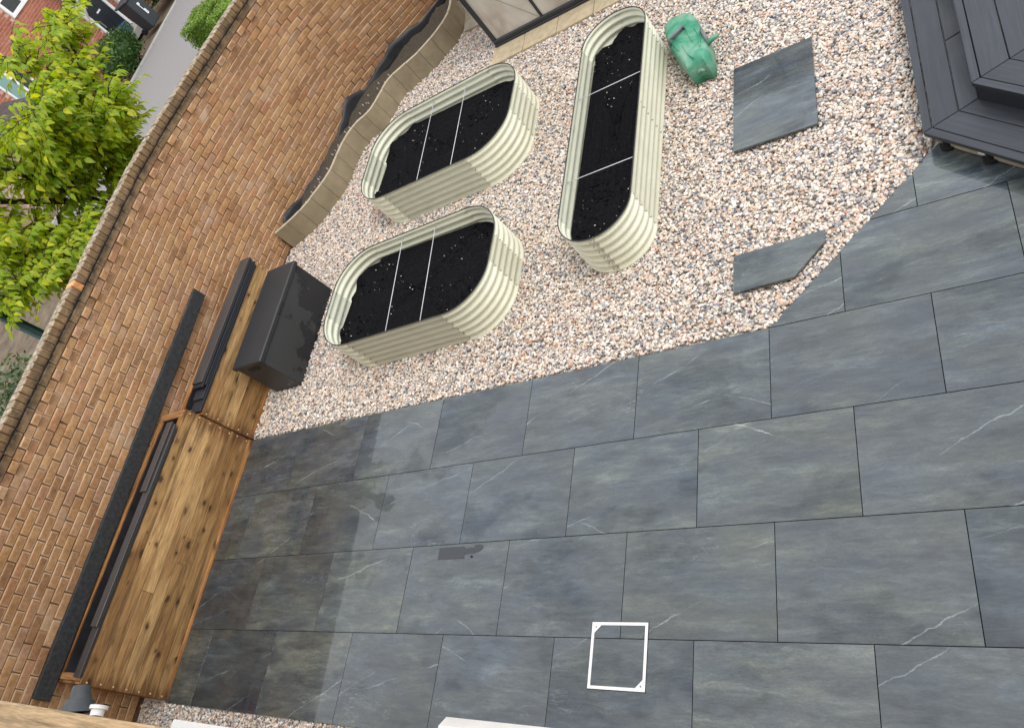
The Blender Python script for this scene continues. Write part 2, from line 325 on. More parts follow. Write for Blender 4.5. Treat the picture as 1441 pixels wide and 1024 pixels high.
def mk_boxm():
    n = NT('anthracite_storage_box'); v = n.obj()
    w = n.math('MULTIPLY', n.n('TexWave', dict(wave_type='BANDS', bands_direction='Y'), Vector=v, Scale=28.).outputs['Fac'],
               n.n('TexWave', dict(wave_type='BANDS', bands_direction='Z'), Vector=v, Scale=28.).outputs['Fac'])
    xyz = n.n('SeparateXYZ', Vector=v)
    gr = n.math('ADD', n.math('MULTIPLY', xyz.outputs['Z'], -.62), n.math('MULTIPLY', xyz.outputs['Y'], .30))
    blotchy = n.ramp(n.math('ADD', gr, n.noise(n.map(v, (1, 1.3, 1.8)), 3.2, 4, .55)), [(.36, 0), (.40, 1)])  # darker, glossier blotches, stronger towards the bottom and the far end
    col = n.mix(blotchy, c4(.034, .037, .040), c4(.014, .017, .022))
    n.P(Base_Color=col, Roughness=n.ramp(blotchy, [(0, .5), (1, .22)]), Normal=n.bump(w, .35, .002)); return n.m
M['box'] = mk_boxm()
M['boxlid'] = plain('anthracite_box_lid', (.022, .025, .029), .42, .07, 4, .05)
def mk_poly():
    n = NT('milky_glazing'); v = n.obj(); f = n.noise(n.map(v, (2.2, 1, 1.3), (0, .6, 0)), 1.4, 4, .5, .8)
    col = n.ramp(f, [(.36, (.40, .35, .30)), (.5, (.52, .475, .42)), (.66, (.60, .57, .53))])
    n.P(Base_Color=col, Roughness=.22, Specular_IOR_Level=.6); return n.m
M['poly'] = mk_poly()

# ------------------------------------------------------------------ setting: ground, pavement, gravel bed, patio
g = MB(); g.box(-80, 80, -80, 80, -.6, -.09); tag(g.build('ground', M['earth']), kind='structure', label='brown earth under the garden and the lane')
pv = MB(); pv.box(-15.85, -8.2, 6.2, 60, -.09, -.004); tag(pv.build('pavement', M['asphalt']), kind='structure', label='grey lane surface between garden wall and red brick house')
kb = MB()
for k in range(40): kb.bbox(-15.99, -15.853, 6.2 + k * .92, 6.2 + k * .92 + .905, -.09, .03, .008)
tag(kb.build('kerb', M['kerb']), kind='structure', label='pale kerb along the far side of the grey lane')
gb = MB(); gb.prism([(-5.3, -2.75), (6.5, -2.75), (6.5, 9), (-5.3, 9)], -.085, -.030); tag(gb.build('gravel_base', M['speck']), kind='structure', label='sub-base below the decorative gravel')

TW, TD = .9, .6218
def clip(poly, a, b, c):       # keep a*x+b*y<=c
    out = []
    for i in range(len(poly)):
        p, q = poly[i], poly[(i + 1) % len(poly)]; fp, fq = a * p[0] + b * p[1] - c, a * q[0] + b * q[1] - c
        if fp <= 0: out.append(p)
        if (fp < 0) != (fq < 0) and abs(fp - fq) > 1e-9:
            t = fp / (fp - fq); out.append((p[0] + (q[0] - p[0]) * t, p[1] + (q[1] - p[1]) * t))
    return out
sb = MB(); sb.prism([(-4.435, -2.484), (6.2, -2.484), (6.2, 1.86), (2.76, 1.86), (.90, 0), (-4.435, -.003)], -.03, -.016)
patio = tag(sb.build('patio', M['void']), kind='structure', label='patio of large dark slate-look tiles')
full = {}
for row, off in ((0, 0), (1, .5), (2, 0), (3, .5), (-1, .5), (-2, 0), (-3, .5)):
    y1 = -row * TD; y0 = y1 - TD
    for k in range(-7, 7):
        x0 = (k + off) * TW; x1 = x0 + TW
        p = [(x0 + .0022, y0 + .0022), (x1 - .0022, y0 + .0022), (x1 - .0022, y1 - .0022), (x0 + .0022, y1 - .0022)]
        p = clip(p, -1, 0, 4.44); p = clip(p, 1, 0, 6.1)
        if row < 0: p = clip(p, -1, 1, -.905)
        if len(p) < 3: continue
        cx = sum(q[0] for q in p) / len(p); cy = sum(q[1] for q in p) / len(p)
        if row < 0 and cy > 1.9: continue
        key = tuple((round(q[0] - cx, 3), round(q[1] - cy, 3)) for q in p)
        if key not in full:
            m = MB(); loc = [Vector((q[0] - cx, q[1] - cy, 0)) for q in p]; n_ = len(loc); ins = []
            for i in range(n_):
                a, b, c = loc[i - 1], loc[i], loc[(i + 1) % n_]
                e1 = (b - a).normalized(); e2 = (c - b).normalized(); n1 = Vector((-e1.y, e1.x, 0)); n2 = Vector((-e2.y, e2.x, 0))
                ins.append(b + (n1 + n2) / max(.25, 1 + n1.dot(n2)) * .0003)
            vs_ = [(q.x, q.y, -.016) for q in loc] + [(q.x, q.y, -.0003) for q in loc] + [(q.x, q.y, 0) for q in ins]
            fs = [tuple(range(2 * n_, 3 * n_))]
            for i in range(n_):
                j = (i + 1) % n_; fs += [(i, j, n_ + j, n_ + i), (n_ + i, n_ + j, 2 * n_ + j, 2 * n_ + i)]
            m.add(vs_, fs); full[key] = m.mesh('paving_tile', M['slate'])
        obj('paving_tile', full[key], patio, (cx, cy, random.uniform(-.0006, .0006)))
# wet tool-shaped mark left on one tile
wm = MB(); wm.prism([(-1.53, -1.352), (-1.285, -1.352), (-1.285, -1.322), (-1.20, -1.318), (-1.15, -1.305), (-1.128, -1.285), (-1.128, -1.266), (-1.15, -1.258), (-1.20, -1.259),
                     (-1.20, -1.276), (-1.285, -1.282), (-1.30, -1.266), (-1.53, -1.266)], .0006, .0022)
n = NT('wet_mark'); n.P(Base_Color=c4(.034, .038, .043), Roughness=.35); tag(wm.build('water_mark', n.m, patio), label='dark damp mark shaped like a hand tool')
dm = MB(); dm.tube([(-1.215, -1.342, .0), (-1.215, -1.342, .006)], .008, 10); dm.build('dark_spot', M['void'], patio)

# ------------------------------------------------------------------ garden wall, brick by brick
WALL = [(-4.80, -3.6), (-4.835, -2.6), (-4.89, -1), (-4.95, .5), (-5.0, 1.5), (-5.02, 2.2), (-4.945, 2.8), (-4.75, 3.5), (-4.43, 4.42), (-4.2, 4.88), (-3.85, 5.24), (-3.45, 5.56), (-3.08, 5.98), (-2.7, 6.6), (-2.3, 7.3)]
WP, WL = bez(WALL, 400)
WS = np.linspace(0, WL, 400)
def wall_at(s):
    x = np.interp(s, WS, WP[:, 0]); y = np.interp(s, WS, WP[:, 1])
    x2 = np.interp(s + .05, WS, WP[:, 0]) - np.interp(s - .05, WS, WP[:, 0]); y2 = np.interp(s + .05, WS, WP[:, 1]) - np.interp(s - .05, WS, WP[:, 1])
    return Vector((x, y, 0)), math.atan2(y2, x2) - math.pi / 2        # frame: local +x = outward (garden side), +y = along
wall = thing('garden_wall', 'tall curved buff brick garden wall with dentil course and brick-on-edge coping', 'wall', (-4.9, 0, 0))
winv = Matrix.Translation((4.9, 0, 0))
core = MB(); N_ = 140; vs_ = []; ss = np.linspace(0, WL, N_)
for s in ss:
    p, a = wall_at(s); ox = Vector((math.cos(a), math.sin(a), 0))
    for d, z in ((-.008, -.05), (-.008, 1.75), (-.008, 1.822), (.006, 1.826), (.008, 1.998), (-.10, 2.0), (-.10, -.05)):
        q = p + ox * d; vs_.append((q.x + 4.9, q.y, z))
fs = [(i * 7 + k, (i + 1) * 7 + k, (i + 1) * 7 + (k + 1) % 7, i * 7 + (k + 1) % 7) for i in range(N_ - 1) for k in range(7)]
fs += [tuple(range(6, -1, -1)), tuple((N_ - 1) * 7 + k for k in range(7))]
core.add(vs_, fs); core.build('mortar_core', M['mortar'], wall)

def brick_geo(L, H, proud, depth, b=.005, bulge=.0015):
    """front at local x=proud; edge attribute 1 on the rim and 0 inside"""
    l, h = L / 2, H / 2
    ring = lambda i, x: [(x, -l + i, -h + i), (x, l - i, -h + i), (x, l - i, h - i), (x, -l + i, h - i)]
    vs = ring(0, proud - depth) + ring(0, proud - b) + ring(b, proud) + ring(min(.02, h * .6), proud + bulge)
    fs = [(12, 13, 14, 15)]
    for r in range(3):
        for i in range(4): j = (i + 1) % 4; fs.append((r * 4 + i, r * 4 + j, r * 4 + 4 + j, r * 4 + 4 + i))
    return vs, fs, [1.0] * 12 + [0.0] * 4
def brick_mesh(name, mat, geo):
    vs, fs, ed = geo; me = bpy.data.meshes.new(name); me.from_pydata(vs, [], fs); me.materials.append(mat)
    me.attributes.new('edge', 'FLOAT', 'POINT').data.foreach_set('value', ed); me.update(); return me
G_STR = [brick_geo(.2195 - .0025 * k, .0702, .001 * (k % 3), .012) for k in range(4)]
G_DENT = brick_geo(.104, .067, .023, .04, .006); G_DREC = brick_geo(.105, .067, .003, .014); G_STC = brick_geo(.216, .066, .020, .02)
def cope_geo():
    x0, x1, l, h, b = -.112, .026, .0335, .0505, .008
    ring = lambda i, x: [(x, -l + i, -h + i), (x, l - i, -h + i), (x, l - i, h - i), (x, -l + i, h - i)]
    vs = ring(b, x0) + ring(0, x0 + b) + ring(0, x1 - b) + ring(b, x1) + ring(.014, x1 + .001)
    fs = [(3, 2, 1, 0), (16, 17, 18, 19)]
    for r in range(4):
        for i in range(4): j = (i + 1) % 4; fs.append((r * 4 + i, r * 4 + j, r * 4 + 4 + j, r * 4 + 4 + i))
    return vs, fs, [1.0] * 16 + [0.0] * 4
G_COPE = cope_geo()
bricks = []           # (kind, s, z, jitter)
for k in range(23):
    z = .025 + k * .075 + .0325; s = -.1125 * (k % 2) + .02
    while s < WL - .2:
        bricks.append(('str%d' % random.randrange(4), s + .11, z)); s += .225
s = .06; k = 0
while s < WL - .1: bricks.append(('dent' if k % 2 else 'drec', s, 1.7825)); s += .1125; k += 1
s = .02
while s < WL - .2: bricks.append(('stc', s + .11, 1.8575)); s += .225
s = .05
while s < WL - .1: bricks.append(('cope', s, 1.9525)); s += .0755
camp = Vector((2.264, -2.653, 3.939)); cmi = camo.matrix_world.inverted()
def inview(p, m=.0):
    c = cmi @ Vector(p)
    if c.z > -.05: return False
    x = c.x / -c.z * 26.483 / 18; y = c.y / -c.z * 26.483 / 18
    return abs(x) < 1 + m and abs(y) < .7106 + m
cand = []; mesh_of = {}
GEO = {**{'str%d' % i: G_STR[i] for i in range(4)}, 'dent': G_DENT, 'drec': G_DREC, 'stc': G_STC, 'cope': G_COPE}
MATS = {**{'str%d' % i: M['brick'] for i in range(4)}, 'dent': M['brick'], 'drec': M['brick'], 'stc': M['coping'], 'cope': M['coping']}
rest = {'brick': ([], [], [], []), 'coping': ([], [], [], [])}
allb = []
for kd, s, z in bricks:
    p, a = wall_at(s); hid = (z < .56 and -2.42 < p.y < 1.85) or (z < .1 and p.y > 2.7)
    if hid: continue
    q = Vector((p.x, p.y, z)); d = (q - camp).length
    allb.append((kd, s, z, p, a, d if inview(q, -.01) and not (z < .76 and -2.4 < p.y < 0) else 1e3 + d))
allb.sort(key=lambda t: t[5])
orange_done = False
for i, (kd, s, z, p, a, d) in enumerate(allb):
    jit = random.gauss(0, .0018); tilt = random.gauss(0, .006); dz = random.gauss(0, .0012)
    if kd == 'cope': jit *= 2; tilt = random.gauss(0, .02)
    Mx = Matrix.Translation((p.x + 4.9 + math.cos(a) * jit, p.y + math.sin(a) * jit, z + dz)) @ Euler((tilt if kd == 'cope' else tilt * .6, 0, a)).to_matrix().to_4x4()
    if kd == 'cope' and not orange_done and abs(p.y - .80) < .04:
        o = obj('brick', brick_mesh('brick', M['newbrick'], G_COPE), wall); o.matrix_local = Mx; o['label'] = 'bright orange replacement brick in the coping'; orange_done = True; continue
    if i < 299:
        if kd not in mesh_of: mesh_of[kd] = brick_mesh('brick', MATS[kd], GEO[kd])
        o = obj('brick', mesh_of[kd], wall); o.matrix_local = Mx
    else:
        V, F, E, A = rest['coping' if kd in ('stc', 'cope') else 'brick']; vs, fs, ed = GEO[kd]; o0 = len(V)
        V += [tuple(Mx @ Vector(v)) for v in vs]; F += [tuple(j + o0 for j in f) for f in fs]; E += ed; A += [random.random()] * len(fs)
for nm, (V, F, E, A) in rest.items():
    me = bpy.data.meshes.new('brickwork'); me.from_pydata(V, [], F); me.materials.append(M[nm])
    me.attributes.new('edge', 'FLOAT', 'POINT').data.foreach_set('value', E); me.attributes.new('rnd', 'FLOAT', 'FACE').data.foreach_set('value', A)
    tag(obj('brickwork' if nm == 'brick' else 'coping_brickwork', me, wall), kind='stuff')

# ------------------------------------------------------------------ curved edging bed along the wall
EB = [(-4.93, 2.66), (-4.60, 2.83), (-4.36, 3.07), (-4.20, 3.32), (-4.15, 3.60), (-4.09, 3.86), (-3.97, 4.03), (-3.76, 4.14), (-3.66, 4.38), (-3.57, 4.58), (-3.36, 4.69), (-3.10, 4.82), (-2.87, 5.05), (-2.76, 5.32), (-2.80, 5.62), (-2.95, 5.9)]
EP, EL = bez(EB, 181)
edge = thing('curved_edging', 'low wavy buff block edging round the planting strip under the wall', 'garden edging', (-4, 4, 0))
NB = 20
for b in range(NB):
    i0 = b * 9; i1 = i0 + 9; m = MB(); pts = EP[i0:i1 + 1]; vs_ = []
    gap = .0022
    for i, p in enumerate(pts):
        t = EP[min(i0 + i + 1, 180)] - EP[max(i0 + i - 1, 0)]; t /= np.linalg.norm(t); nn = np.array([-t[1], t[0]])
        sh = t * (gap if i == 0 else -gap if i == len(pts) - 1 else 0)
        for d, z in ((0, -.05), (0, .296), (.004, .30), (.034, .30), (.038, .296), (.038, -.05)):
            q = p + nn * d + sh; vs_.append((q[0] + 4, q[1] - 4, z + (.002 * math.sin(b * 2.3) if z > 0 else 0)))
    n_ = len(pts); fs = [(i * 6 + k, (i + 1) * 6 + k, (i + 1) * 6 + k + 1, i * 6 + k + 1) for i in range(n_ - 1) for k in range(5)]
    fs += [(0, 1, 2, 3, 4, 5), tuple((n_ - 1) * 6 + k for k in range(5, -1, -1))]
    m.add(vs_, fs); m.mi = [1 if (j < (n_ - 1) * 5 and j % 5 in (1, 2)) else 0 for j in range(len(fs))]
    m.build('edging_block', [M['edging'], M['edgetop']], edge)
# soil and black liner behind it
def wall_near(p):
    d = np.linalg.norm(WP - p, axis=1); return WP[d.argmin()]
sl = MB(); vs_ = []; cols = 6; idx = list(range(0, 181, 3))
for i in idx:
    w = wall_near(EP[i])
    for c in range(cols):
        t = c / (cols - 1); q = EP[i] * (1 - t) + w * t; vs_.append((q[0], q[1], .165 + .02 * math.sin(i * .21) * t + random.uniform(-.012, .012) - .02 * math.sin(t * 3.14)))
sl.add(vs_, [(a * cols + c, a * cols + c + 1, (a + 1) * cols + c + 1, (a + 1) * cols + c) for a in range(len(idx) - 1) for c in range(cols - 1)]); sl.smooth = True
tag(sl.build('planting_soil', M['soil2']), 'dark bare soil in the narrow strip behind the wavy edging', 'soil', kind='stuff')
s_start = float(np.interp(2.76, WP[:, 1], WS))
ln = MB(); vs_ = []; ls = np.linspace(s_start, WL - 1.4, 90)
for i, s in enumerate(ls):
    p, a = wall_at(s); ox = Vector((math.cos(a), math.sin(a), 0)); w = .014 + .012 * math.sin(i * .37) + .005 * math.sin(i * 1.3)
    e = min(1, i / 4); zt = .15 + e * (.15 * abs(math.sin(i * .11 + .8 * math.sin(i * .13) + .5)) ** .6 * (.75 + .25 * math.sin(i * .29 + 1)) + .008 * math.sin(i * .9)) * (1 if i < 40 else 1.15)
    for d, z in ((.030 + w * .5, .12), (.018 + w * .5, .165), (.012 + w * .3, .165 + (zt - .15) * .55), (.006, zt + .01)):
        q = p + ox * d; vs_.append((q.x, q.y, z))
ln.add(vs_, [(i * 4 + k, (i + 1) * 4 + k, (i + 1) * 4 + k + 1, i * 4 + k + 1) for i in range(89) for k in range(3)]); ln.smooth = True
o = ln.build('plastic_liner', M['liner']); tag(o, 'crumpled black plastic liner between the brick wall and the wavy edging', 'liner')
o.modifiers.new('s', 'SOLIDIFY').thickness = .003
sp = MB()
for _ in range(90):
    i = random.randrange(4, 110); t = random.uniform(.15, .75); q = EP[i] * (1 - t) + wall_near(EP[i]) * t; r_ = random.uniform(.003, .007)
    sp.box(q[0] - r_, q[0] + r_, q[1] - r_ * .7, q[1] + r_ * .7, .165, .185 + r_, M=None)
tag(sp.build('soil_grit', M['speck']), 'pale specks of grit on the soil behind the wavy edging', 'grit', kind='stuff')

# ------------------------------------------------------------------ raised beds
def rrect(x0, x1, y0, y1, r, nc=14):
    out = []
    for cx, cy, a0 in ((x1 - r, y1 - r, 0), (x0 + r, y1 - r, 90), (x0 + r, y0 + r, 180), (x1 - r, y0 + r, 270)):
        for k in range(nc + 1):
            a = R(a0 + 90 * k / nc); out.append(((cx + r * math.cos(a), cy + r * math.sin(a)), (math.cos(a), math.sin(a))))
    return out
def raised_bed(label, x0, x1, y0, y1, r, rods, long_axis, splits=1, h=.425, zs=.235):
    cx, cy = (x0 + x1) / 2, (y0 + y1) / 2
    t = thing('raised_bed', label, 'raised bed', (cx, cy, 0), 0, 'cream corrugated raised beds on the gravel')
    nc = 14; P = rrect(x0 - cx, x1 - cx, y0 - cy, y1 - cy, r, nc); n_ = len(P)
    prof = [(z, .0082 * math.cos(2 * math.pi * (z - .012) / .0735)) for z in np.linspace(-.03, h - .02, 45)] + [(h - .012, .003), (h, .003)]
    def panel(pts, lift):
        m = MB(); k = len(prof); vs_ = []
        for side in (0, -.0035):
            for (p, nn) in pts:
                for z, d in prof: vs_.append((p[0] + nn[0] * (d + side + lift), p[1] + nn[1] * (d + side + lift), z))
        L = len(pts); fs = []
        for i in range(L - 1):
            for j in range(k - 1):
                fs.append((i * k + j, i * k + j + 1, (i + 1) * k + j + 1, (i + 1) * k + j)); o_ = L * k
                fs.append((o_ + i * k + j, o_ + (i + 1) * k + j, o_ + (i + 1) * k + j + 1, o_ + i * k + j + 1))
        for i in (0, L - 1):
            for j in range(k - 1): fs.append((i * k + j, L * k + i * k + j, L * k + i * k + j + 1, i * k + j + 1))
        m.add(vs_, fs); m.smooth = True; m.build('panel', M['steel_in'], t)
    seams = []
    for c in range(4):
        seg = P[c * (nc + 1):(c + 1) * (nc + 1)]
        ext = lambda q, d: ((q[0][0] - q[1][1] * d, q[0][1] + q[1][0] * d), q[1])
        panel([ext(seg[0], -.03)] + seg + [ext(seg[-1], .03)], .0010)
        seams += [ext(seg[0], -.018), ext(seg[-1], .018)]
        a = seg[-1]; b = P[((c + 1) % 4) * (nc + 1)]; d = math.hypot(b[0][0] - a[0][0], b[0][1] - a[0][1])
        k = splits if d > 1.2 else 1
        for j in range(k):
            q0 = tuple(a[0][i] + (b[0][i] - a[0][i]) * j / k for i in (0, 1)); q1 = tuple(a[0][i] + (b[0][i] - a[0][i]) * (j + 1) / k for i in (0, 1))
            if j: seams.append((q0, a[1]))
            panel([(q0, a[1]), (q1, a[1])], .0008 * (j % 2))
    rm = MB(); rm.tube([(p[0] + nn[0] * .003, p[1] + nn[1] * .003, h) for p, nn in P], .0046, 8, True); rm.smooth = True; rm.build('rim_trim', M['rim'], t)
    bo = MB()
    for p, nn in seams:
        for z in (.04, .1135, .187, .26, .334, .39):
            for sgn in (1, -1):
                e = .009 if sgn > 0 else -.007
                bo.tube([(p[0] + nn[0] * (e - .006 * sgn), p[1] + nn[1] * (e - .006 * sgn), z), (p[0] + nn[0] * (e + .002 * sgn), p[1] + nn[1] * (e + .002 * sgn), z)], .0034, 6)
    tag(bo.build('bolts', M['bolt'], t), kind='stuff')
    cl = MB()
    for _ in range(260):
        f = math.sqrt(random.random()) * .95; p, nn = random.choice(P); r_ = random.uniform(.006, .017)
        bmc = bmesh.new(); bmesh.ops.create_icosphere(bmc, subdivisions=1, radius=r_)
        cl.add([(v.co.x * random.uniform(.7, 1.2) + p[0] * f, v.co.y * random.uniform(.7, 1.2) + p[1] * f, v.co.z * random.uniform(.5, .9) + zs + .012) for v in bmc.verts], [[v.index for v in q.verts] for q in bmc.faces]); bmc.free()
    tag(cl.build('clods', M['soil'], t), kind='stuff')
    for q in rods:
        ro = MB()
        if long_axis == 'x': ro.tube([(q[0] - cx, y1 - cy, .375), (q[1] - cx, y0 - cy, .375)], .0032, 8)
        else: ro.tube([(x0 - cx, q[0] - cy, .375), (x1 - cx, q[1] - cy, .375)], .0032, 8)
        ro.smooth = True; ro.build('tie_rod', M['rod'], t)
    # soil: rings towards the middle, uneven where it meets the steel
    so = MB(); vs_ = []; rings = 26; ph = random.uniform(0, 6)
    for k in range(rings):
        f = 1 - k / rings
        for i, (p, nn) in enumerate(P):
            th = 6.2832 * i / n_; u = zs + .020 * math.sin(3 * th + ph) + .016 * math.sin(7 * th + 2 * ph) + .009 * math.sin(15 * th + ph)
            X_, Y_ = p[0] * f, p[1] * f
            z = zs + (u - zs) * f ** 6 + .012 * (1 - f ** 4) + .006 * math.sin(X_ * 9 + ph) * math.sin(Y_ * 8) + .004 * math.sin(X_ * 23 + Y_ * 19) + random.uniform(-.009, .009)
            vs_.append(((p[0] - nn[0] * .0125) * f, (p[1] - nn[1] * .0125) * f, z))
    vs_.append((0, 0, zs + .012)); fs = [(k * n_ + i, k * n_ + (i + 1) % n_, (k + 1) * n_ + (i + 1) % n_, (k + 1) * n_ + i) for k in range(rings - 1) for i in range(n_)]
    fs += [((rings - 1) * n_ + i, (rings - 1) * n_ + (i + 1) % n_, rings * n_) for i in range(n_)]
    so.add(vs_, fs); so.smooth = True; tag(so.build('soil', M['soil'], t), kind='stuff')
    gr = MB()
    for _ in range(60):
        f = math.sqrt(random.random()) * .93; p, nn = random.choice(P); q = (p[0] * f, p[1] * f); r_ = random.choice([.0012, .0014, .0016, .002, .0024, .0038])
        gr.box(-r_, r_, -r_ * .8, r_ * .8, -r_, r_, M=Matrix.Translation((q[0], q[1], zs + .022)) @ Euler((random.random() * 3, random.random() * 3, 0)).to_matrix().to_4x4())
    tag(gr.build('perlite', M['speck'], t), kind='stuff')
    return t
raised_bed('squat cream corrugated raised bed beside the dark storage box, nearest the patio', -3.16, -1.19, .52, 1.62, .40, [(-2.394, -2.291), (-1.976, -1.88)], 'x')
raised_bed('squat cream corrugated raised bed beside the wavy edging, nearer the greenhouse', -3.26, -1.30, 2.29, 3.51, .42, [(-2.478, -2.413), (-2.03, -1.968)], 'x')
raised_bed('long narrow cream corrugated raised bed beside the green container', -.535, .08, .80, 3.33, .305, [(2.447, 2.453), (1.51, 1.514)], 'y', 2)

# ------------------------------------------------------------------ gravel: pebbles by geometry nodes
def inpoly(P, poly):
    x, y = P[:, 0], P[:, 1]; ins = np.zeros(len(P), bool); n_ = len(poly)
    for i in range(n_):
        (x1, y1), (x2, y2) = poly[i], poly[(i + 1) % n_]
        c = ((y1 > y) != (y2 > y)) & (x < (x2 - x1) * (y - y1) / (y2 - y1 + 1e-12) + x1); ins ^= c
    return ins
def rr_inside(P, x0, x1, y0, y1, r):
    qx = np.abs(P[:, 0] - (x0 + x1) / 2) - (x1 - x0) / 2 + r; qy = np.abs(P[:, 1] - (y0 + y1) / 2) - (y1 - y0) / 2 + r
    return np.hypot(np.maximum(qx, 0), np.maximum(qy, 0)) + np.minimum(np.maximum(qx, qy), 0) < r
def pebbles(name, poly, excl, dens, label, z0=.0):
    xs = [p[0] for p in poly]; ys = [p[1] for p in poly]; A = (max(xs) - min(xs)) * (max(ys) - min(ys)); n_ = int(A * dens)
    P = np.stack([rng.uniform(min(xs), max(xs), n_), rng.uniform(min(ys), max(ys), n_)], 1); k = inpoly(P, poly)
    for e in excl: k &= ~e(P)
    P = P[k]; n_ = len(P); zz = z0 + rng.uniform(-.016, .008, n_) + .006 * np.sin(P[:, 0] * 3.1) * np.sin(P[:, 1] * 2.7)
    me = bpy.data.meshes.new(name); me.from_pydata(np.column_stack([P, zz]).tolist(), [], [])
    me.attributes.new('prand', 'FLOAT', 'POINT').data.foreach_set('value', rng.random(n_).astype(np.float32))
    o = obj(name, me); tag(o, label, 'gravel', kind='stuff')
    ng = bpy.data.node_groups.new('pebbles', 'GeometryNodeTree')
    ng.interface.new_socket('Geometry', in_out='INPUT', socket_type='NodeSocketGeometry'); ng.interface.new_socket('Geometry', in_out='OUTPUT', socket_type='NodeSocketGeometry')
    N = ng.nodes.new; Lk = ng.links.new; gi = N('NodeGroupInput'); go = N('NodeGroupOutput')
    join = N('GeometryNodeGeometryToInstance')
    for v in range(6):
        ico = N('GeometryNodeMeshIcoSphere'); ico.inputs['Radius'].default_value = 1; ico.inputs['Subdivisions'].default_value = 2
        sp_ = N('GeometryNodeSetPosition'); ns = N('ShaderNodeTexNoise'); ns.noise_dimensions = '4D'; ns.inputs['Scale'].default_value = .75; ns.inputs['Detail'].default_value = 1; ns.inputs['W'].default_value = v * 3.7
        sb_ = N('ShaderNodeVectorMath'); sb_.operation = 'SUBTRACT'; sb_.inputs[1].default_value = (.5, .5, .5); sc_ = N('ShaderNodeVectorMath'); sc_.operation = 'SCALE'; sc_.inputs['Scale'].default_value = 1.3
        ps = N('GeometryNodeInputPosition'); Lk(ps.outputs[0], ns.inputs['Vector'])
        Lk(ns.outputs['Color'], sb_.inputs[0]); Lk(sb_.outputs[0], sc_.inputs[0]); Lk(ico.outputs['Mesh'], sp_.inputs['Geometry']); Lk(sc_.outputs[0], sp_.inputs['Offset'])
        tr = N('GeometryNodeTransform'); tr.inputs['Scale'].default_value = (1.0, .68 + .06 * (v % 4), .52 + .05 * (v % 3)); Lk(sp_.outputs[0], tr.inputs['Geometry'])
        ss_ = N('GeometryNodeSetShadeSmooth'); Lk(tr.outputs[0], ss_.inputs['Geometry'])
        sm = N('GeometryNodeSetMaterial'); sm.inputs['Material'].default_value = M['pebble']; Lk(ss_.outputs[0], sm.inputs['Geometry']); Lk(sm.outputs[0], join.inputs[0])
    mp = N('GeometryNodeMeshToPoints'); Lk(gi.outputs[0], mp.inputs['Mesh'])
    ip = N('GeometryNodeInstanceOnPoints'); Lk(mp.outputs[0], ip.inputs['Points']); Lk(join.outputs[0], ip.inputs['Instance']); ip.inputs['Pick Instance'].default_value = True
    ri = N('FunctionNodeRandomValue'); ri.data_type = 'INT'; ri.inputs[4].default_value = 0; ri.inputs[5].default_value = 5; Lk(ri.outputs[2], ip.inputs['Instance Index'])
    rr = N('FunctionNodeRandomValue'); rr.data_type = 'FLOAT_VECTOR'; rr.inputs[0].default_value = (-.5, -.5, 0); rr.inputs[1].default_value = (.5, .5, 6.283)
    Lk(rr.outputs[0], ip.inputs['Rotation'])
    rs = N('FunctionNodeRandomValue'); rs.data_type = 'FLOAT'; rs.inputs[2].default_value = .0; rs.inputs[3].default_value = 1.; rs.inputs['Seed'].default_value = 5
    pw = N('ShaderNodeMath'); pw.operation = 'POWER'; pw.inputs[1].default_value = 2.2; Lk(rs.outputs[1], pw.inputs[0])
    ma = N('ShaderNodeMath'); ma.operation = 'MULTIPLY_ADD'; ma.inputs[1].default_value = .0108; ma.inputs[2].default_value = .0088; Lk(pw.outputs[0], ma.inputs[0]); Lk(ma.outputs[0], ip.inputs['Scale'])
    Lk(ip.outputs[0], go.inputs[0]); md = o.modifiers.new('pebbles', 'NODES'); md.node_group = ng
    return o
edge_poly = [tuple(p) for p in EP] + [(-6, 6), (-6, 2.66)]
wall_poly = [tuple(p) for p in WP] + [(-7, 7.3), (-7, -3.6)]
pebbles('gravel', [(-5.1, .012), (.915, .012), (1.93, 1.03), (1.93, 4.9), (-1.2, 6.3), (-3.6, 6.3), (-5.1, 3.4)],
        [lambda P: inpoly(P, edge_poly), lambda P: inpoly(P, wall_poly), lambda P: rr_inside(P, -3.15, -1.2, .53, 1.61, .4), lambda P: rr_inside(P, -3.25, -1.31, 2.3, 3.5, .42),
         lambda P: rr_inside(P, -.525, .07, .81, 3.32, .3), lambda P: (P[:, 0] < -4.43) & (P[:, 1] < 1.87), lambda P: (P[:, 0] > -2.10) & (P[:, 1] > 4.21 - .03 * (P[:, 0] + 2.1))],
        6000, 'mixed cream, peach and grey pebbles covering the garden floor', .0)
pebbles('gravel_strip', [(-4.80, -2.77), (1.5, -2.77), (1.5, -2.495), (-4.80, -2.495)], [], 6000, 'narrow strip of pebbles between patio tiles and house', -.012)

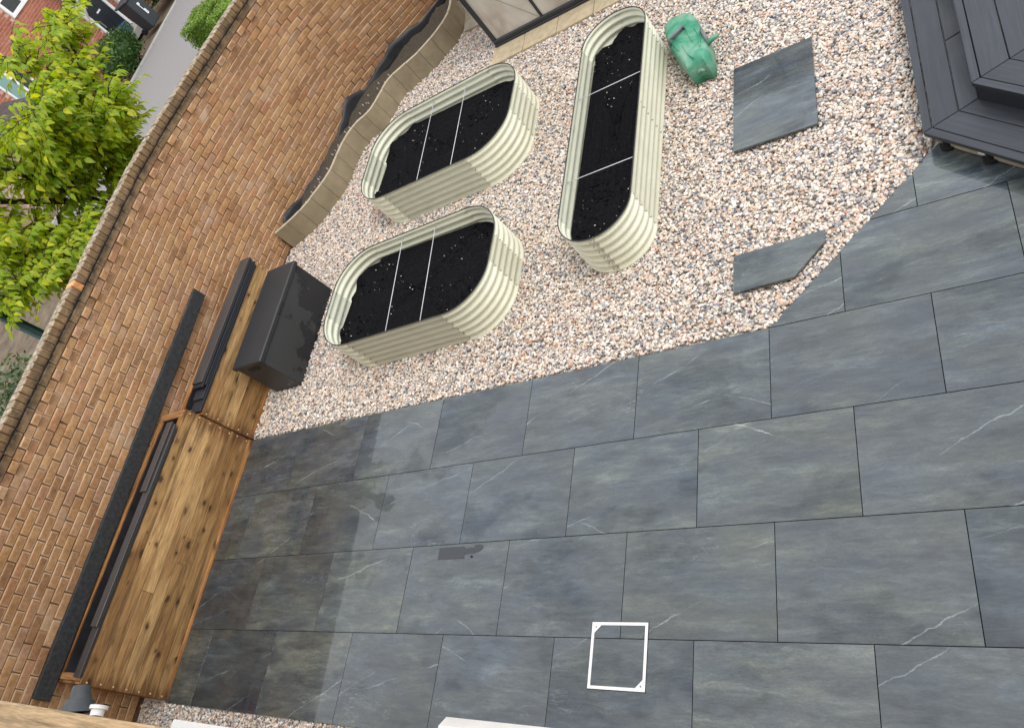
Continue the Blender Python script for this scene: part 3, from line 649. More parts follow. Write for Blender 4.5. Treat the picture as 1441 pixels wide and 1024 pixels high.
# ------------------------------------------------------------------ timber planters with black liners
def planter(label, x0, x1, y0, y1, h, nb):
    cx, cy = (x0 + x1) / 2, (y0 + y1) / 2; t = thing('timber_planter', label, 'planter', (cx, cy, 0)); W2, L2 = (x1 - x0) / 2, (y1 - y0) / 2
    bh = h / nb
    for k in range(nb):
        z0 = k * bh + .0015; z1 = (k + 1) * bh - .0015
        cut = random.choice([None, -.35, .3, .1, -.1]) if k not in (0, nb - 1) else None
        spans = [(-L2, L2)] if cut is None or k % 2 else [(-L2, L2 * cut - .001), (L2 * cut + .001, L2)]
        for a, b in spans:
            m = MB(); m.bbox(-.011, .011, -(b - a) / 2, (b - a) / 2, -(z1 - z0) / 2, (z1 - z0) / 2, .003); m.build('plank', M['wood'], t, (W2 - .011 + random.uniform(-.0015, .0015), (a + b) / 2, (z0 + z1) / 2))
        m = MB(); m.bbox(-.011, .011, -L2, L2, z0, z1, .003); m.build('plank', M['wood'], t, (-W2 + .011, 0, 0))
        for sg in (-1, 1):
            m = MB(); m.bbox(-W2 + .023, W2 - .023, -.011, .011, z0, z1, .003); m.build('plank', M['woodx'], t, (0, sg * (L2 - .011), 0))
    m = MB(); m.bbox(-.008, .008, -L2, L2, 0, .035, .003); m.build('base_batten', M['rail'], t, (W2 + .0085, 0, -.01))
    for sg, nm in ((-1, 'back_rail'), (1, 'front_rail')):
        m = MB(); m.bbox(-.022, .022, -L2 + .06, L2 - .06, h - .045, h + .006, .004); m.build(nm, M['rail'], t, (sg * (W2 - .046), 0, 0))
    for sg in (-1, 1):
        m = MB(); m.bbox(-W2 + .022, W2 - .022, -.028, .028, h - .045, h + .007, .004); m.build('end_rail', M['woodx'], t, (0, sg * (L2 - .052), 0))
    m = MB(); a, b = W2 - .069, L2 - .082; d = h - .20
    vs_ = []; nn = 26
    for k, (s_, z) in enumerate(((1, h - .01), (.985, h - .10), (.95, d + .02), (.8, d), (0.02, d))):
        for i in range(nn * 2):
            th = 6.2832 * i / (nn * 2); c, s = math.cos(th), math.sin(th); e = max(abs(c), abs(s)); w = 1 + (random.uniform(-.03, .008) if 0 < k < 4 else 0)
            vs_.append((a * c / e * s_ * w, b * s / e * (1 - (1 - s_) * .3) * w, z + (random.uniform(-.012, .012) if k > 1 else 0)))
    n_ = nn * 2; m.add(vs_, [(k * n_ + i, k * n_ + (i + 1) % n_, (k + 1) * n_ + (i + 1) % n_, (k + 1) * n_ + i) for k in range(4) for i in range(n_)]); m.smooth = True
    m.build('liner', M['liner'], t)
    for yy in (-L2 + .028, L2 - .028):
        for k in range(nb):
            m = MB(); q = (W2 - .002, yy + random.uniform(-.006, .006), (k + .5) * bh + random.uniform(-.01, .01)); m.tube([q, (q[0] + .006, q[1], q[2])], .0075, 8); m.build('nail_head', M['nail'], t)
    return t
planter('tall pale timber planter with black liner beside the patio tiles', -4.87, -4.44, -2.468, -.004, .775, 7)
planter('lower timber planter behind the dark storage box, against the wall', -4.89, -4.445, .012, 1.86, .615, 5)
# loose composite boards lying on the planters
def grooved(name, label, x0, x1, y0, y1, z0, rz=0, group=None, mat='comp_grey'):
    h = .0215; c = ((x0 + x1) / 2, (y0 + y1) / 2); w = (x1 - x0) / 2; L = (y1 - y0) / 2
    prof = [(-w, 0), (w - .004, 0), (w - .004, .006), (w - .009, .008), (w - .009, .012), (w, .014), (w, h - .002), (w - .002, h), (-w + .002, h), (-w, h - .002)]
    m = MB(); n_ = len(prof); m.add([(p[0], s * L, p[1]) for s in (-1, 1) for p in prof], [tuple(range(n_)), tuple(range(2 * n_ - 1, n_ - 1, -1))] + [(i, n_ + i, n_ + (i + 1) % n_, (i + 1) % n_) for i in range(n_)])
    o = m.build(name, M[mat], None, (c[0], c[1], z0), rz); return tag(o, label, 'board', group)
B1 = 'composite boards lying along the tall planter'; B2 = 'composite boards stacked on the low planter'
grooved('composite_board', 'bottom grey composite board on the tall planter, reaching its near end', -4.535, -4.432, -2.42, -.22, .783, 0, B1)
grooved('composite_board', 'middle grey composite board on the tall planter, ending short of the near end', -4.53, -4.425, -2.03, -.19, .806, 0, B1)
grooved('composite_board', 'short top grey composite board at the far end of the tall planter', -4.545, -4.45, -.86, -.17, .829, 0, B1)
for k, (xa, y0, y1, t_) in enumerate([(0, .03, 1.80, 'bottom board of the dark stack on the low planter'), (.0, .16, 1.83, 'second board up in the dark stack on the low planter'), (.004, .30, 1.82, 'third board up in the dark stack on the low planter'),
                                      (-.004, .27, 1.84, 'fourth board up in the dark stack on the low planter'), (.0, .31, 1.84, 'topmost board of the dark stack on the low planter')]):
    grooved('composite_board', t_, -4.60 + xa, -4.425 + xa, y0, y1, .6235 + k * .0226, 0, B2, 'comp_grey' if k == 4 else 'comp')
# long charcoal board leaning flat on the wall
ax, ay, bx, by = -4.797, -2.62, -4.955, 1.45; L = math.hypot(bx - ax, by - ay)
m = MB(); m.bbox(-.016, .016, -L / 2, L / 2, -.069, .069, .005)
o = m.build('charcoal_board', M['charcoal'], None, ((ax + bx) / 2, (ay + by) / 2, .862), math.atan2(by - ay, bx - ax) - math.pi / 2); tag(o, 'long charcoal board standing on edge flat along the brick wall', 'board')

# ------------------------------------------------------------------ storage box
bx_ = thing('storage_box', 'blotchy anthracite plastic storage box in front of the low planter', 'storage box', (-4.065, 1.12, 0))
m = MB(); m.bbox(-.212, .212, -.595, .595, -.02, .50, .008); autosmooth(m.build('body', M['box'], bx_), 30)
m = MB(); m.bbox(-.228, .228, -.612, .612, .497, .552, .010); autosmooth(m.build('lid', M['boxlid'], bx_), 30)
m = MB(); m.bbox(.222, .236, -.055, .105, .512, .532, .003); m.build('latch', M['void'], bx_)
m = MB(); m.bbox(-.075, .085, -.600, -.588, .425, .450, .003); m.build('handle_slot', M['void'], bx_)
m = MB(); m.bbox(-.085, .095, -.606, -.594, .450, .462, .003); m.build('handle', M['boxlid'], bx_)

# ------------------------------------------------------------------ loose slabs
def slab(name, label, poly, z0=.008, th=.02, rx=0):
    cx = sum(p[0] for p in poly) / len(poly); cy = sum(p[1] for p in poly) / len(poly); m = MB(); m.prism([(p[0] - cx, p[1] - cy) for p in poly], 0, th)
    o = m.build(name, M['slate'], None, (cx, cy, z0)); o.rotation_euler = (R(rx), 0, 0)
    bv = o.modifiers.new('b', 'BEVEL'); bv.width = .0025; bv.segments = 1
    return tag(o, label, 'paving slab')
slab('loose_slab', 'large rectangular loose slate tile lying on the gravel below the deck', [(.690, 1.55), (1.292, 1.53), (1.290, 2.44), (.692, 2.445)], .022, .02, -.4)
slab('loose_slab', 'small loose slate offcut with one cut corner lying near the patio edge', [(.688, .295), (1.078, .305), (1.275, .517), (1.282, .612), (.690, .597)], .022, .02)

# white tray frame
fr = thing('access_cover_frame', 'white square metal access cover frame set in the patio', 'drain cover', (-.006, -1.958, 0))
a, w_ = .182, .017
for nm, b_ in (('rail', (-a, a, a - w_, a)), ('rail', (-a, a, -a, -a + w_)), ('rail', (-a, -a + w_, -a + w_, a - w_)), ('rail', (a - w_, a, -a + w_, a - w_))):
    m = MB(); m.box(*b_, -.004, .0042); m.build(nm, M['whitealu'], fr)
for sx, sy in ((-1, 1), (1, -1)):
    c = a - w_; m = MB(); p = [(sx * c, sy * c), (sx * (c - .044), sy * c), (sx * c, sy * (c - .044))]; p = p if sx * sy > 0 else p[::-1]
    m.prism(p, .0003, .0038); cp = m.build('corner_plate', M['whitealu'], fr)
    m = MB(); m.tube([(sx * (c - .010), sy * (c - .010), .003), (sx * (c - .010), sy * (c - .010), .0046)], .006, 10); m.build('screw', M['bolt'], cp)
m = MB()
for b_ in ((-a - .004, a + .004, a, a + .004), (-a - .004, a + .004, -a - .004, -a), (-a - .004, -a, -a, a), (a, a + .004, -a, a)): m.box(*b_, -.006, .0016)
m.build('seal', M['void'], fr)

# ------------------------------------------------------------------ stepped deck, 45 degree corner
deck = thing('deck_step', 'charcoal composite deck with two steps and a mitred corner', 'deck', (1.905, 1.025, 0))
def level(cx, cy, zt, bw, n_boards, yfar, xfar, depth, trim=.05):
    """front edge runs at 45 degrees from the corner (cx,cy) towards -y; left edge runs along +y"""
    q = Vector((1, -1, 0)).normalized(); far = 1.3
    t8 = math.tan(R(22.5))                                     # mitre line direction is the bisector of the two edges
    off = [0, trim] + [trim + (k + 1) * bw for k in range(n_boards)]
    th = .023
    for k in range(len(off) - 1):
        d0, d1 = off[k] + (.0022 if k else 0), off[k + 1] - .0022
        # distances inward: left edge inward = +x, front edge inward = (1,1)/sqrt2; corner at inset d: x=cx+d, point on front line offset d
        def corner(d): return Vector((cx + d, cy + d * (math.sqrt(2) - 1), 0))
        c0, c1 = corner(d0), corner(d1)
        drop = 0
        for nm, pts in (('left', [c0 + Vector((.0015, .003, 0)), c1 + Vector((0, .003, 0)), Vector((c1.x, yfar, 0)), Vector((c0.x, yfar, 0))]),
                        ('front', [c0 + Vector((.002, -.002, 0)), c0 + q * far, c1 + q * far, c1 + Vector((.002, -.002, 0))])):
            if nm == 'left' and depth and k == 2: segs = [(0, (1.72 - pts[0].y) / (yfar - pts[0].y) - .001), ((1.72 - pts[0].y) / (yfar - pts[0].y) + .001, 1)]
            else: segs = [(0, 1)]
            for s0, s1 in segs:
                P4 = [pts[0].lerp(pts[3], s0), pts[1].lerp(pts[2], s0), pts[1].lerp(pts[2], s1), pts[0].lerp(pts[3], s1)] if nm == 'left' else pts
                o_ = (P4[0] + P4[2]) / 2; a_ = 0 if nm == 'left' else R(45)
                Rm = Matrix.Rotation(-a_, 3, 'Z')
                m = MB(); loc = [Rm @ (p - o_) for p in P4]; m.prism([(p.x, p.y) for p in loc], -th if k else -.030, 0)
                b_ = m.build('deck_board' if k else 'nosing', M['comp'], deck, (o_.x - 1.905, o_.y - 1.025, zt), a_)
                mo = b_.modifiers.new('b', 'BEVEL'); mo.width = .002; mo.segments = 1
level(1.905, 1.025, .158, .147, 3, 4.6, 3, True)
level(2.193, 1.143, .30, .150, 8, 4.6, 3, False, .047)
# second riser, and a dark sheet for the shaded void below the first
def riser(cx, cy, z0, z1, nm, mat, inset):
    c = Vector((cx + inset, cy + inset * (math.sqrt(2) - 1), 0)); q = Vector((1, -1, 0)).normalized(); o_ = c + q * .64; m = MB(); m.box(-.64, .66, 0, .018, z0, z1)
    m.build(nm, mat, deck, (o_.x - 1.905, o_.y - 1.025, 0), R(-45))
    m = MB(); m.box(0, .018, .02, 3.4, z0, z1); m.build(nm, mat, deck, (c.x - 1.905, c.y - 1.025, 0))
riser(2.193, 1.143, .16, .272, 'riser', M['comp'], .012)
riser(1.905, 1.025, -.01, .134, 'void_shade_sheet', M['void'], .16)  # near-black sheet: shade of the open gap put in as colour
c = Vector((1.905, 1.025, 0)); q = Vector((1, -1, 0)).normalized(); nrm = Vector((1, 1, 0)).normalized()
for d, w_, mt in ((.085, .07, 'void'), (.36, .085, 'void'), (.64, .08, 'void')):
    o_ = c + q * d + nrm * .07 - c; m = MB(); m.tube([(0, 0, 0), (0, 0, .018), (0, 0, .02), (0, 0, .13)], [.05, .05, .03, .03], 12); autosmooth(m.build('pedestal', M['void'], deck, (o_.x, o_.y, .001)))
o_ = q * .24 + nrm * .085; m = MB(); m.bbox(-.36, .6, -.03, .03, .006, .085, .004); m.build('bearer', M['stone2'], deck, (o_.x + .1, o_.y - .1, 0), R(-45))
for dd in (.05, .325, .60):
    o_ = q * dd + nrm * .045; m = MB(); m.bbox(-.022, .022, -.008, .008, .05, .13, .003); m.build('bracket', M['whitealu' if dd > .3 else 'bolt'], deck, (o_.x, o_.y, 0), R(-45))

# ------------------------------------------------------------------ greenhouse on buff slabs
gp = thing('slab_plinth', 'row of buff paving slabs under the black-framed greenhouse', 'paving', (-2.1, 4.2, 0))
xs = [-2.115, -1.675, -1.235, -.785, -.335, .115, .56]
for a_, b_ in zip(xs[:-1], xs[1:]):
    m = MB(); m.bbox(a_ + 2.1 + .003, b_ + 2.1 - .003, 0, .46, -.03, .030, .005); m.build('slab', M['stone'], gp, (0, -.02 * (a_ + 2.1), 0))
m = MB(); m.prism([(-.62, 1.0), (-.30, .98), (-.3, 2.3), (-.9, 2.3), (-.72, 1.5)], -.03, .028); m.build('slab', M['stone2'], gp)
gh = thing('greenhouse', 'black-framed greenhouse with milky panes at the end of the garden', 'greenhouse', (-2.06, 4.53, .03))
GR = R(-2.6); gh.rotation_euler = (0, 0, GR)
m = MB(); m.bbox(-.02, 3.05, -.035, .03, 0, .075, .005); m.build('base_rail', M['alu'], gh)
m = MB(); m.bbox(-.024, 3.05, -.05, -.037, .004, .028, .003); m.build('base_lip', M['alu'], gh)
m = MB(); m.bbox(-.02, .03, -.03, .03, .077, 1.9, .005); m.build('corner_post', M['alu'], gh)
for x in (.655, 1.30, 1.95, 2.6, 3.03): m = MB(); m.bbox(x - .014, x + .014, -.024, .012, .077, 1.9, .003); m.build('glazing_bar', M['alu'], gh)
m = MB(); m.bbox(-.02, 3.05, -.03, .03, 1.9, 1.95, .005); m.build('eaves_rail', M['alu'], gh)
for x0, x1 in ((.03, .641), (.669, 1.286), (1.314, 1.936), (1.964, 2.586), (2.614, 3.016)):
    m = MB(); m.box(x0, x1, -.006, -.001, .075, 1.9); m.build('pane', M['poly'], gh)
m = MB(); m.tube([(.62, -.016, .09), (.28, -.016, .55), (.05, -.016, .85)], .0035, 6); m.build('brace_wire', M['edging'], gh)
for y0, y1 in ((.03, .65), (.65, 1.27), (1.27, 1.9)):
    m = MB(); m.box(-.012, -.007, y0 + .012, y1 - .012, .075, 1.9); m.build('pane', M['poly'], gh)
    m = MB(); m.bbox(-.02, .02, y1 - .012, y1 + .012, 0, 1.9, .003); m.build('glazing_bar', M['alu'], gh)
m = MB(); m.prism([(-.03, 1.95), (-.03, 1.90), (.95, 2.5), (.95, 2.53)], 0, 3.05, M=Matrix(((0, 0, 1, 0), (1, 0, 0, 0), (0, 1, 0, 0), (0, 0, 0, 1)))); m.build('roof_panel', M['poly'], gh)

# ------------------------------------------------------------------ green container
bag = thing('green_container', 'dented translucent green plastic container with grey handle lying on the gravel', 'container', (.30, 2.86, .03))
FP = np.array([(-.168, .275), (-.13, .321), (-.092, .35), (.007, .345), (.085, .303), (.129, .219), (.165, .121), (.207, -.003), (.245, -.122), (.259, -.242), (.263, -.398), (.239, -.43),
               (.201, -.41), (.149, -.402), (.11, -.426), (.078, -.422), (.043, -.355), (-.03, -.196), (-.098, -.035), (-.144, .13)])
cxy = FP.mean(0); m = MB(); vs_ = []; lv = [(-.02, .90), (.02, .97), (.07, 1.0), (.15, .985), (.19, .93), (.215, .83), (.222, .70), (.226, .45), (.226, .2)]
for z, s_ in lv:
    for i, p in enumerate(FP):
        q = cxy + (p - cxy) * s_ + np.array([.002 * math.sin(i * 2.7 + z * 40), .002 * math.cos(i * 1.9 + z * 50)]); vs_.append((q[0], q[1], z + .002 * math.sin(i * 1.7) * (s_ < .9)))
n_ = len(FP); vs_.append((cxy[0], cxy[1], .224)); fs = [(k * n_ + (i + 1) % n_, k * n_ + i, (k + 1) * n_ + i, (k + 1) * n_ + (i + 1) % n_) for k in range(len(lv) - 1) for i in range(n_)]
fs += [((len(lv) - 1) * n_ + (i + 1) % n_, (len(lv) - 1) * n_ + i, len(lv) * n_) for i in range(n_)] + [tuple(range(n_))]
m.add(vs_, fs); autosmooth(m.build('body', M['bag'], bag), 48)
for pts in ([(.057, .096), (.102, -.054), (.149, -.187)], [(.05, -.16), (.11, -.30), (.16, -.38)], [(-.03, -.08), (.0, -.15), (.02, -.20)], [(.15, .0), (.19, -.12), (.205, -.27)]):
    m = MB(); Pn, _ = bez([(x, y, .2265) for x, y in pts], 9); m.tube([tuple(p) for p in Pn], [.004, .007, .008, .008, .008, .008, .008, .007, .003], 6); m.smooth = True; m.build('moulded_rib', M['bag'], bag)
m = MB(); m.tube([(-.060, -.070, .215), (-.062, -.072, .262), (-.03, -.052, .272), (.035, -.010, .272), (.06, .03, .266), (.055, .05, .215)], .012, 8); m.smooth = True; m.build('carry_handle', M['handle'], bag)
m = MB(); m.bbox(-.055, .055, -.025, .025, 0, .022, .006); m.build('handle_pad', M['handle'], bag, (-.005, .025, .222), R(34))
m = MB(); m.tube([(.19, -.06, .17), (.215, -.08, .235), (.245, -.17, .235), (.25, -.22, .16)], .014, 8); m.smooth = True; m.build('side_handle', M['handle'], bag)
m = MB(); m.tube([(.24, -.20, .17), (.30, -.20, .20), (.345, -.20, .21)], [.026, .020, .020], 10); m.smooth = True; m.build('spout', M['bag'], bag)
m = MB(); m.tube([(.135, -.405, .10), (.17, -.395, .115), (.20, -.412, .10)], .016, 8); m.smooth = True; m.build('moulded_rib', M['bag'], bag)

# ------------------------------------------------------------------ own house: facade, sills, beam, pipe collar
hw = thing('house_facade', 'rear wall of the house the view is taken from', 'house', (0, -3.0, 0))
m = MB()
for x0, x1, z0, z1 in ((-4.75, 1.45, 0, 5.6), (3.1, 6, 0, 5.6), (1.45, 3.1, 0, 3.0), (1.45, 3.1, 4.6, 5.6)): m.box(x0, x1, -.30, .20, z0, z1)
m.build('wall', M['stone'], hw)
sill = MB(); sill.bbox(1.503, 3.05, -2.80, -2.590, 3.04, 3.10, .012); tag(autosmooth(sill.build('window_sill', M['pale_stone'])), 'pale stone window sill just below the viewpoint', 'window sill')
s2 = MB(); s2.bbox(-2.588, -1.2, -2.80, -2.613, .93, 1.0, .008); tag(s2.build('white_ledge', M['white']), 'white ledge above the pebble strip at the house wall', 'window sill')
bm_ = MB(); bm_.bbox(-4.7, -.72, -2.80, -2.662, 2.02, 2.2, .008); tag(bm_.build('timber_beam', M['beam']), 'pale timber beam fixed to the house wall in the near corner', 'beam')
fl = MB(); fl.tube([(-1.575, -2.66, 2.085), (-1.578, -2.643, 2.088), (-1.578, -2.642, 2.088), (-1.585, -2.612, 2.09), (-1.585, -2.611, 2.09), (-1.60, -2.565, 2.098), (-1.603, -2.55, 2.10)], [.086, .080, .066, .060, .047, .040, .036], 20); fl.v = fl.v
o = autosmooth(fl.build('pipe_collar', M['flue']), 50); tag(o, 'stepped grey rubber pipe collar poking out by the timber beam', 'pipe collar')
cp = MB(); cp.tube([(-1.352, -2.665, 2.11), (-1.360, -2.636, 2.108), (-1.360, -2.635, 2.108), (-1.362, -2.62, 2.108)], [.028, .028, .038, .038], 16)
o = autosmooth(cp.build('pipe_outlet', M['white']), 50); tag(o, 'small white plastic pipe outlet beside the grey collar', 'pipe')

# ------------------------------------------------------------------ beyond the wall: house, bin, post, hedges, tree
hs = thing('brick_house', 'red brick house with black front door across the lane', 'house', (-18.5, 14, 0))
def hb(nm, x0, x1, y0, y1, z0, z1, mat, par=hs, b=.006):
    m = MB(); m.bbox(x0, x1, y0 - 14, y1 - 14, z0, z1, b); return m.build(nm, M[mat], par)
hb('wall', -8, -.012, 5.5, 26, 0, 5.4, 'housemortar')
m = MB(); m.prism([(-8.4, 5.2), (.4, 5.2), (-4, 8.3)], -8.7, 12.2, M=Matrix(((1, 0, 0, 0), (0, 0, 1, 0), (0, 1, 0, 0), (0, 0, 0, 1)))); m.build('roof', M['tile'], hs)
# facade bricks: the ones in view are parts, the rest one mass
fb = []; holes = [(15.02, 16.02, 0, 2.16), (13.40, 15.0, 2.58, 3.9), (11.24, 12.1, 1.04, 2.1), (8, 10.95, 0, 1.62)]
for k in range(62):
    z = .04 + k * .075; y = 9.0 - .1125 * (k % 2)
    while y < 20:
        if not any(a - .02 < y + .11 < b + .02 and c < z + .06 and z < d for a, b, c, d in holes): fb.append((y, z))
        y += .225
gB = brick_geo(.213, .063, 0, .012); V, F, E, A = [], [], [], []
for y, z in fb:
    o0 = len(V); V += [(v[0], v[1] + y + .11 - 14, v[2] + z + .03) for v in gB[0]]; F += [tuple(j + o0 for j in f) for f in gB[1]]; E += gB[2]; A += [random.random()] * len(gB[1])
me = bpy.data.meshes.new('brickwork'); me.from_pydata(V, [], F); me.materials.append(M['housebrick'])
me.attributes.new('edge', 'FLOAT', 'POINT').data.foreach_set('value', E); me.attributes.new('rnd', 'FLOAT', 'FACE').data.foreach_set('value', A)
tag(obj('brickwork', me, hs), kind='stuff')
df = hb('door_frame', -.01, .05, 15.02, 15.10, 0, 2.16, 'white'); hb('door_frame', -.01, .05, 15.92, 16.02, 0, 2.16, 'white'); hb('door_frame', -.01, .05, 15.1, 15.92, 2.06, 2.16, 'white')
dr = hb('door', -.01, .02, 15.10, 15.92, .02, 2.06, 'door'); hb('letter_plate', .021, .035, 15.40, 15.60, 1.06, 1.11, 'white', dr); hb('door_handle', .021, .06, 15.17, 15.21, .70, .95, 'bolt', dr)
for z0 in (.2, 1.2): hb('door_panel', .02, .026, 15.22, 15.46, z0, z0 + .7, 'door', dr); hb('door_panel', .02, .026, 15.56, 15.8, z0, z0 + .7, 'door', dr)
hb('door_step', .0, .75, 14.7, 16.2, 0, .2, 'kerb')
for yb in (14.98, 16.06):
    m = MB(); m.tube([(.03, yb - 14, 1.15), (.30, yb - 14, 1.42), (.55, yb - 14, 2.2)], .04, 4); m.build('porch_bracket', M['white'], hs)
    m = MB(); m.bbox(0, .08, yb - 14 - .04, yb - 14 + .04, 1.05, 2.25, .006); m.build('porch_upright', M['white'], hs)
m = MB(); m.prism([(0, 2.75), (0, 2.69), (.75, 2.24), (.78, 2.28)], .75, 2.35, M=Matrix(((1, 0, 0, 0), (0, 0, 1, 0), (0, 1, 0, 0), (0, 0, 0, 1)))); m.build('porch_roof', M['tile'], hs)
w1 = hb('window', -.01, .035, 13.40, 15.0, 2.58, 2.68, 'white'); hb('frame', -.01, .035, 13.40, 13.5, 2.68, 3.9, 'white', w1); hb('frame', -.01, .035, 14.9, 15.0, 2.68, 3.9, 'white', w1)
hb('mullion', -.01, .03, 14.02, 14.10, 2.68, 3.9, 'white', w1); hb('pane', -.012, .008, 13.5, 14.02, 2.68, 3.9, 'glassy', w1); hb('pane', -.012, .008, 14.1, 14.9, 2.68, 3.9, 'glassy', w1)
hb('transom', -.01, .028, 13.5, 14.02, 3.02, 3.07, 'white', w1)
w2 = hb('window', -.01, .05, 11.24, 12.1, 1.0, 1.06, 'white'); hb('frame', -.01, .04, 11.24, 11.30, 1.06, 2.1, 'white', w2); hb('mullion', -.01, .04, 11.66, 11.74, 1.06, 2.1, 'white', w2)
hb('frame', -.01, .04, 12.04, 12.1, 1.06, 2.1, 'white', w2); hb('pane', -.012, .012, 11.30, 11.66, 1.06, 2.1, 'blind', w2); hb('pane', -.012, .012, 11.74, 12.04, 1.06, 2.1, 'glassy', w2)
lt = hb('lean_to', 0, 1.2, 8.0, 10.72, 0, 1.30, 'housemortar')
m = MB()
for k in range(7):
    x0 = -.02 + k * .2; z0 = 1.80 - k * .062; m.prism([(x0, z0), (x0 + .235, z0 - .072), (x0 + .235, z0 - .052), (x0, z0 + .02)], -6.1, -3.1, M=Matrix(((1, 0, 0, 0), (0, 0, 1, 0), (0, 1, 0, 0), (0, 0, 0, 1))))
m.build('roof', M['tile'], lt); m = MB(); m.box(0, 1.35, -3.1, -3.06, 1.28, 1.50); m.build('fascia', M['white'], lt)

bn = thing('wheeled_bin', 'dark grey wheeled bin with white lettering in front of the red brick house', 'bin', (-16.75, 14.95, .0))
m = MB(); a, b = .23, .29; vs_ = [(x * a * s_, y * b * s_, z) for z, s_ in ((.04, .86), (.92, 1.0)) for x, y in ((-1, -1), (1, -1), (1, 1), (-1, 1))]
m.add(vs_, [(3, 2, 1, 0), (4, 5, 6, 7)] + [(i, (i + 1) % 4, 4 + (i + 1) % 4, 4 + i) for i in range(4)]); o = m.build('body', M['bin'], bn); o.modifiers.new('b', 'BEVEL').width = .02
m = MB(); m.bbox(-.27, .26, -.31, .31, .92, .965, .01); m.tube([(-.27, -.29, .95), (-.30, -.29, .97), (-.30, .29, .97), (-.27, .29, .95)], .015, 8); m.build('lid', M['bin'], bn)
for s_ in (-1, 1): m = MB(); m.tube([(-.2, s_ * .27, .09), (-.2, s_ * .31, .09)], .09, 16); m.build('wheel', M['void'], bn)
tc = bpy.data.curves.new('lettering', 'FONT'); tc.body = 'P\nL\n8'; tc.size = .17; tc.space_line = .72; tc.align_x = 'CENTER'; tc.extrude = .002; tc.offset = .007
to = bpy.data.objects.new('tmp', tc); tm = bpy.data.meshes.new_from_object(to); bpy.data.objects.remove(to); tm.materials.append(M['white'])
o = obj('lettering', tm, bn, (.228, 0, .58)); o.rotation_euler = (R(88), 0, R(90))
mb_ = hb('meter_box', .0, .14, 16.25, 16.62, .72, 1.2, 'white'); hb('meter_door', .14, .15, 16.28, 16.59, .75, 1.17, 'white', mb_)
bb = thing('recycling_crate', 'small blue plastic crate below the black front door', 'crate', (-18.05, 15.05, .2)); m = MB(); m.bbox(-.2, .2, -.28, .28, 0, .28, .015); m.build('tub', M['blue'], bb); m = MB(); m.bbox(-.22, .22, -.30, .30, .28, .31, .008); m.build('rim', M['blue'], bb)

lp = thing('lamp_post', 'dark green lamp post rising behind the brick wall', 'lamp post', (-7.0, 1.05, -.05))
m = MB(); m.tube([(0, 0, 0), (0, 0, .9), (0, 0, .92), (0, 0, 4.1)], [.08, .08, .064, .06], 14); autosmooth(m.build('pole', M['post'], lp))
m = MB(); m.tube([(0, 0, 4.06), (0, 0, 4.12), (0, 0, 4.30), (0, 0, 4.34)], [.06, .13, .16, .05], 14); autosmooth(m.build('lamp_head', M['post'], lp))

def leafmass(name, mat, label, cat, loc, dims, n_, sz, box=True, group=None):
    """clipped hedge or bush: dark stems inside, many leaf faces near the surface"""
    t = thing(name, label, cat, loc, 0, group); m = MB(); dx, dy, dz = dims
    for _ in range(n_):
        if box:
            p = np.array([random.uniform(-1, 1), random.uniform(-1, 1), random.uniform(-1, 1)]); ax_ = random.choice([0, 0, 1, 1, 2, 2]); p[ax_] = math.copysign(random.uniform(.78, 1.03), p[ax_])
        else:
            p = rng.normal(size=3); p /= np.linalg.norm(p); p *= random.uniform(.55, 1.0) * (1 + .22 * math.sin(p[0] * 5 + p[1] * 4) * math.sin(p[2] * 6 + p[1] * 3))
        q = Vector((p[0] * dx, p[1] * dy, dz + p[2] * dz)); s_ = sz * random.uniform(.6, 1.3)
        E_ = Euler((random.uniform(-1, 1), random.uniform(-1, 1), random.uniform(0, 6.28))).to_matrix()
        m.add([q + E_ @ Vector(v) for v in ((0, 0, 0), (s_ * .32, s_ * .5, s_ * .1), (0, s_, 0), (-s_ * .32, s_ * .5, s_ * .1))], [(0, 1, 2, 3)], 0, random.uniform(.01, 1))
    bmc = bmesh.new()
    if box: bmesh.ops.create_cube(bmc, size=1.62); bmesh.ops.subdivide_edges(bmc, edges=bmc.edges[:], cuts=5, use_grid_fill=True)
    else: bmesh.ops.create_icosphere(bmc, subdivisions=3, radius=.78)
    for v in bmc.verts: v.co = Vector((v.co.x * dx, v.co.y * dy, dz + v.co.z * dz)) * random.uniform(.97, 1.03)
    o0 = [v.co.copy() for v in bmc.verts]; m.add(o0, [[v.index for v in f.verts] for f in bmc.faces], 0, .02); bmc.free()
    tag(m.build('foliage', mat, t), kind='stuff')
    st = MB()
    for _ in range(9):
        a = random.uniform(0, 6.28); st.tube([(0, 0, -.05), (dx * .4 * math.cos(a), dy * .4 * math.sin(a), dz), (dx * .75 * math.cos(a), dy * .75 * math.sin(a), dz * 1.75)], [.03, .018, .006], 5)
    st.build('stems', M['bark'], t); return t
leafmass('clipped_hedge', M['hedge'], 'bright clipped box hedge on the lane just over the wall coping', 'hedge', (-10.62, 10.36, 0), (.46, .42, .35), 9000, .05, True)
leafmass('clipped_hedge', M['hedge'], 'second clipped hedge partly hidden behind the wall coping at the top edge', 'hedge', (-9.35, 10.25, 0), (.45, .85, .36), 9000, .05, True)
leafmass('dark_bush', M['darkhedge'], 'dark green bush by the kerb left of the wheeled bin', 'bush', (-16.3, 12.85, 0), (.45, .95, .50), 5200, .08, False)
leafmass('dark_bush', M['darkhedge'], 'dark green bush by the kerb right of the wheeled bin', 'bush', (-16.85, 16.7, 0), (.75, 1.1, .55), 4600, .08, False)
leafmass('grey_shrub', M['greyleaf'], 'grey-green shrub showing over the wall at the left edge', 'shrub', (-6.05, .02, 0), (.66, .66, .98), 8000, .075, False)
leafmass('grey_shrub', M['hedge'], 'low green ground shrub on the bare earth beside the lamp post', 'shrub', (-9.8, 1.1, -.1), (.9, 1.2, .28), 1600, .08, False)

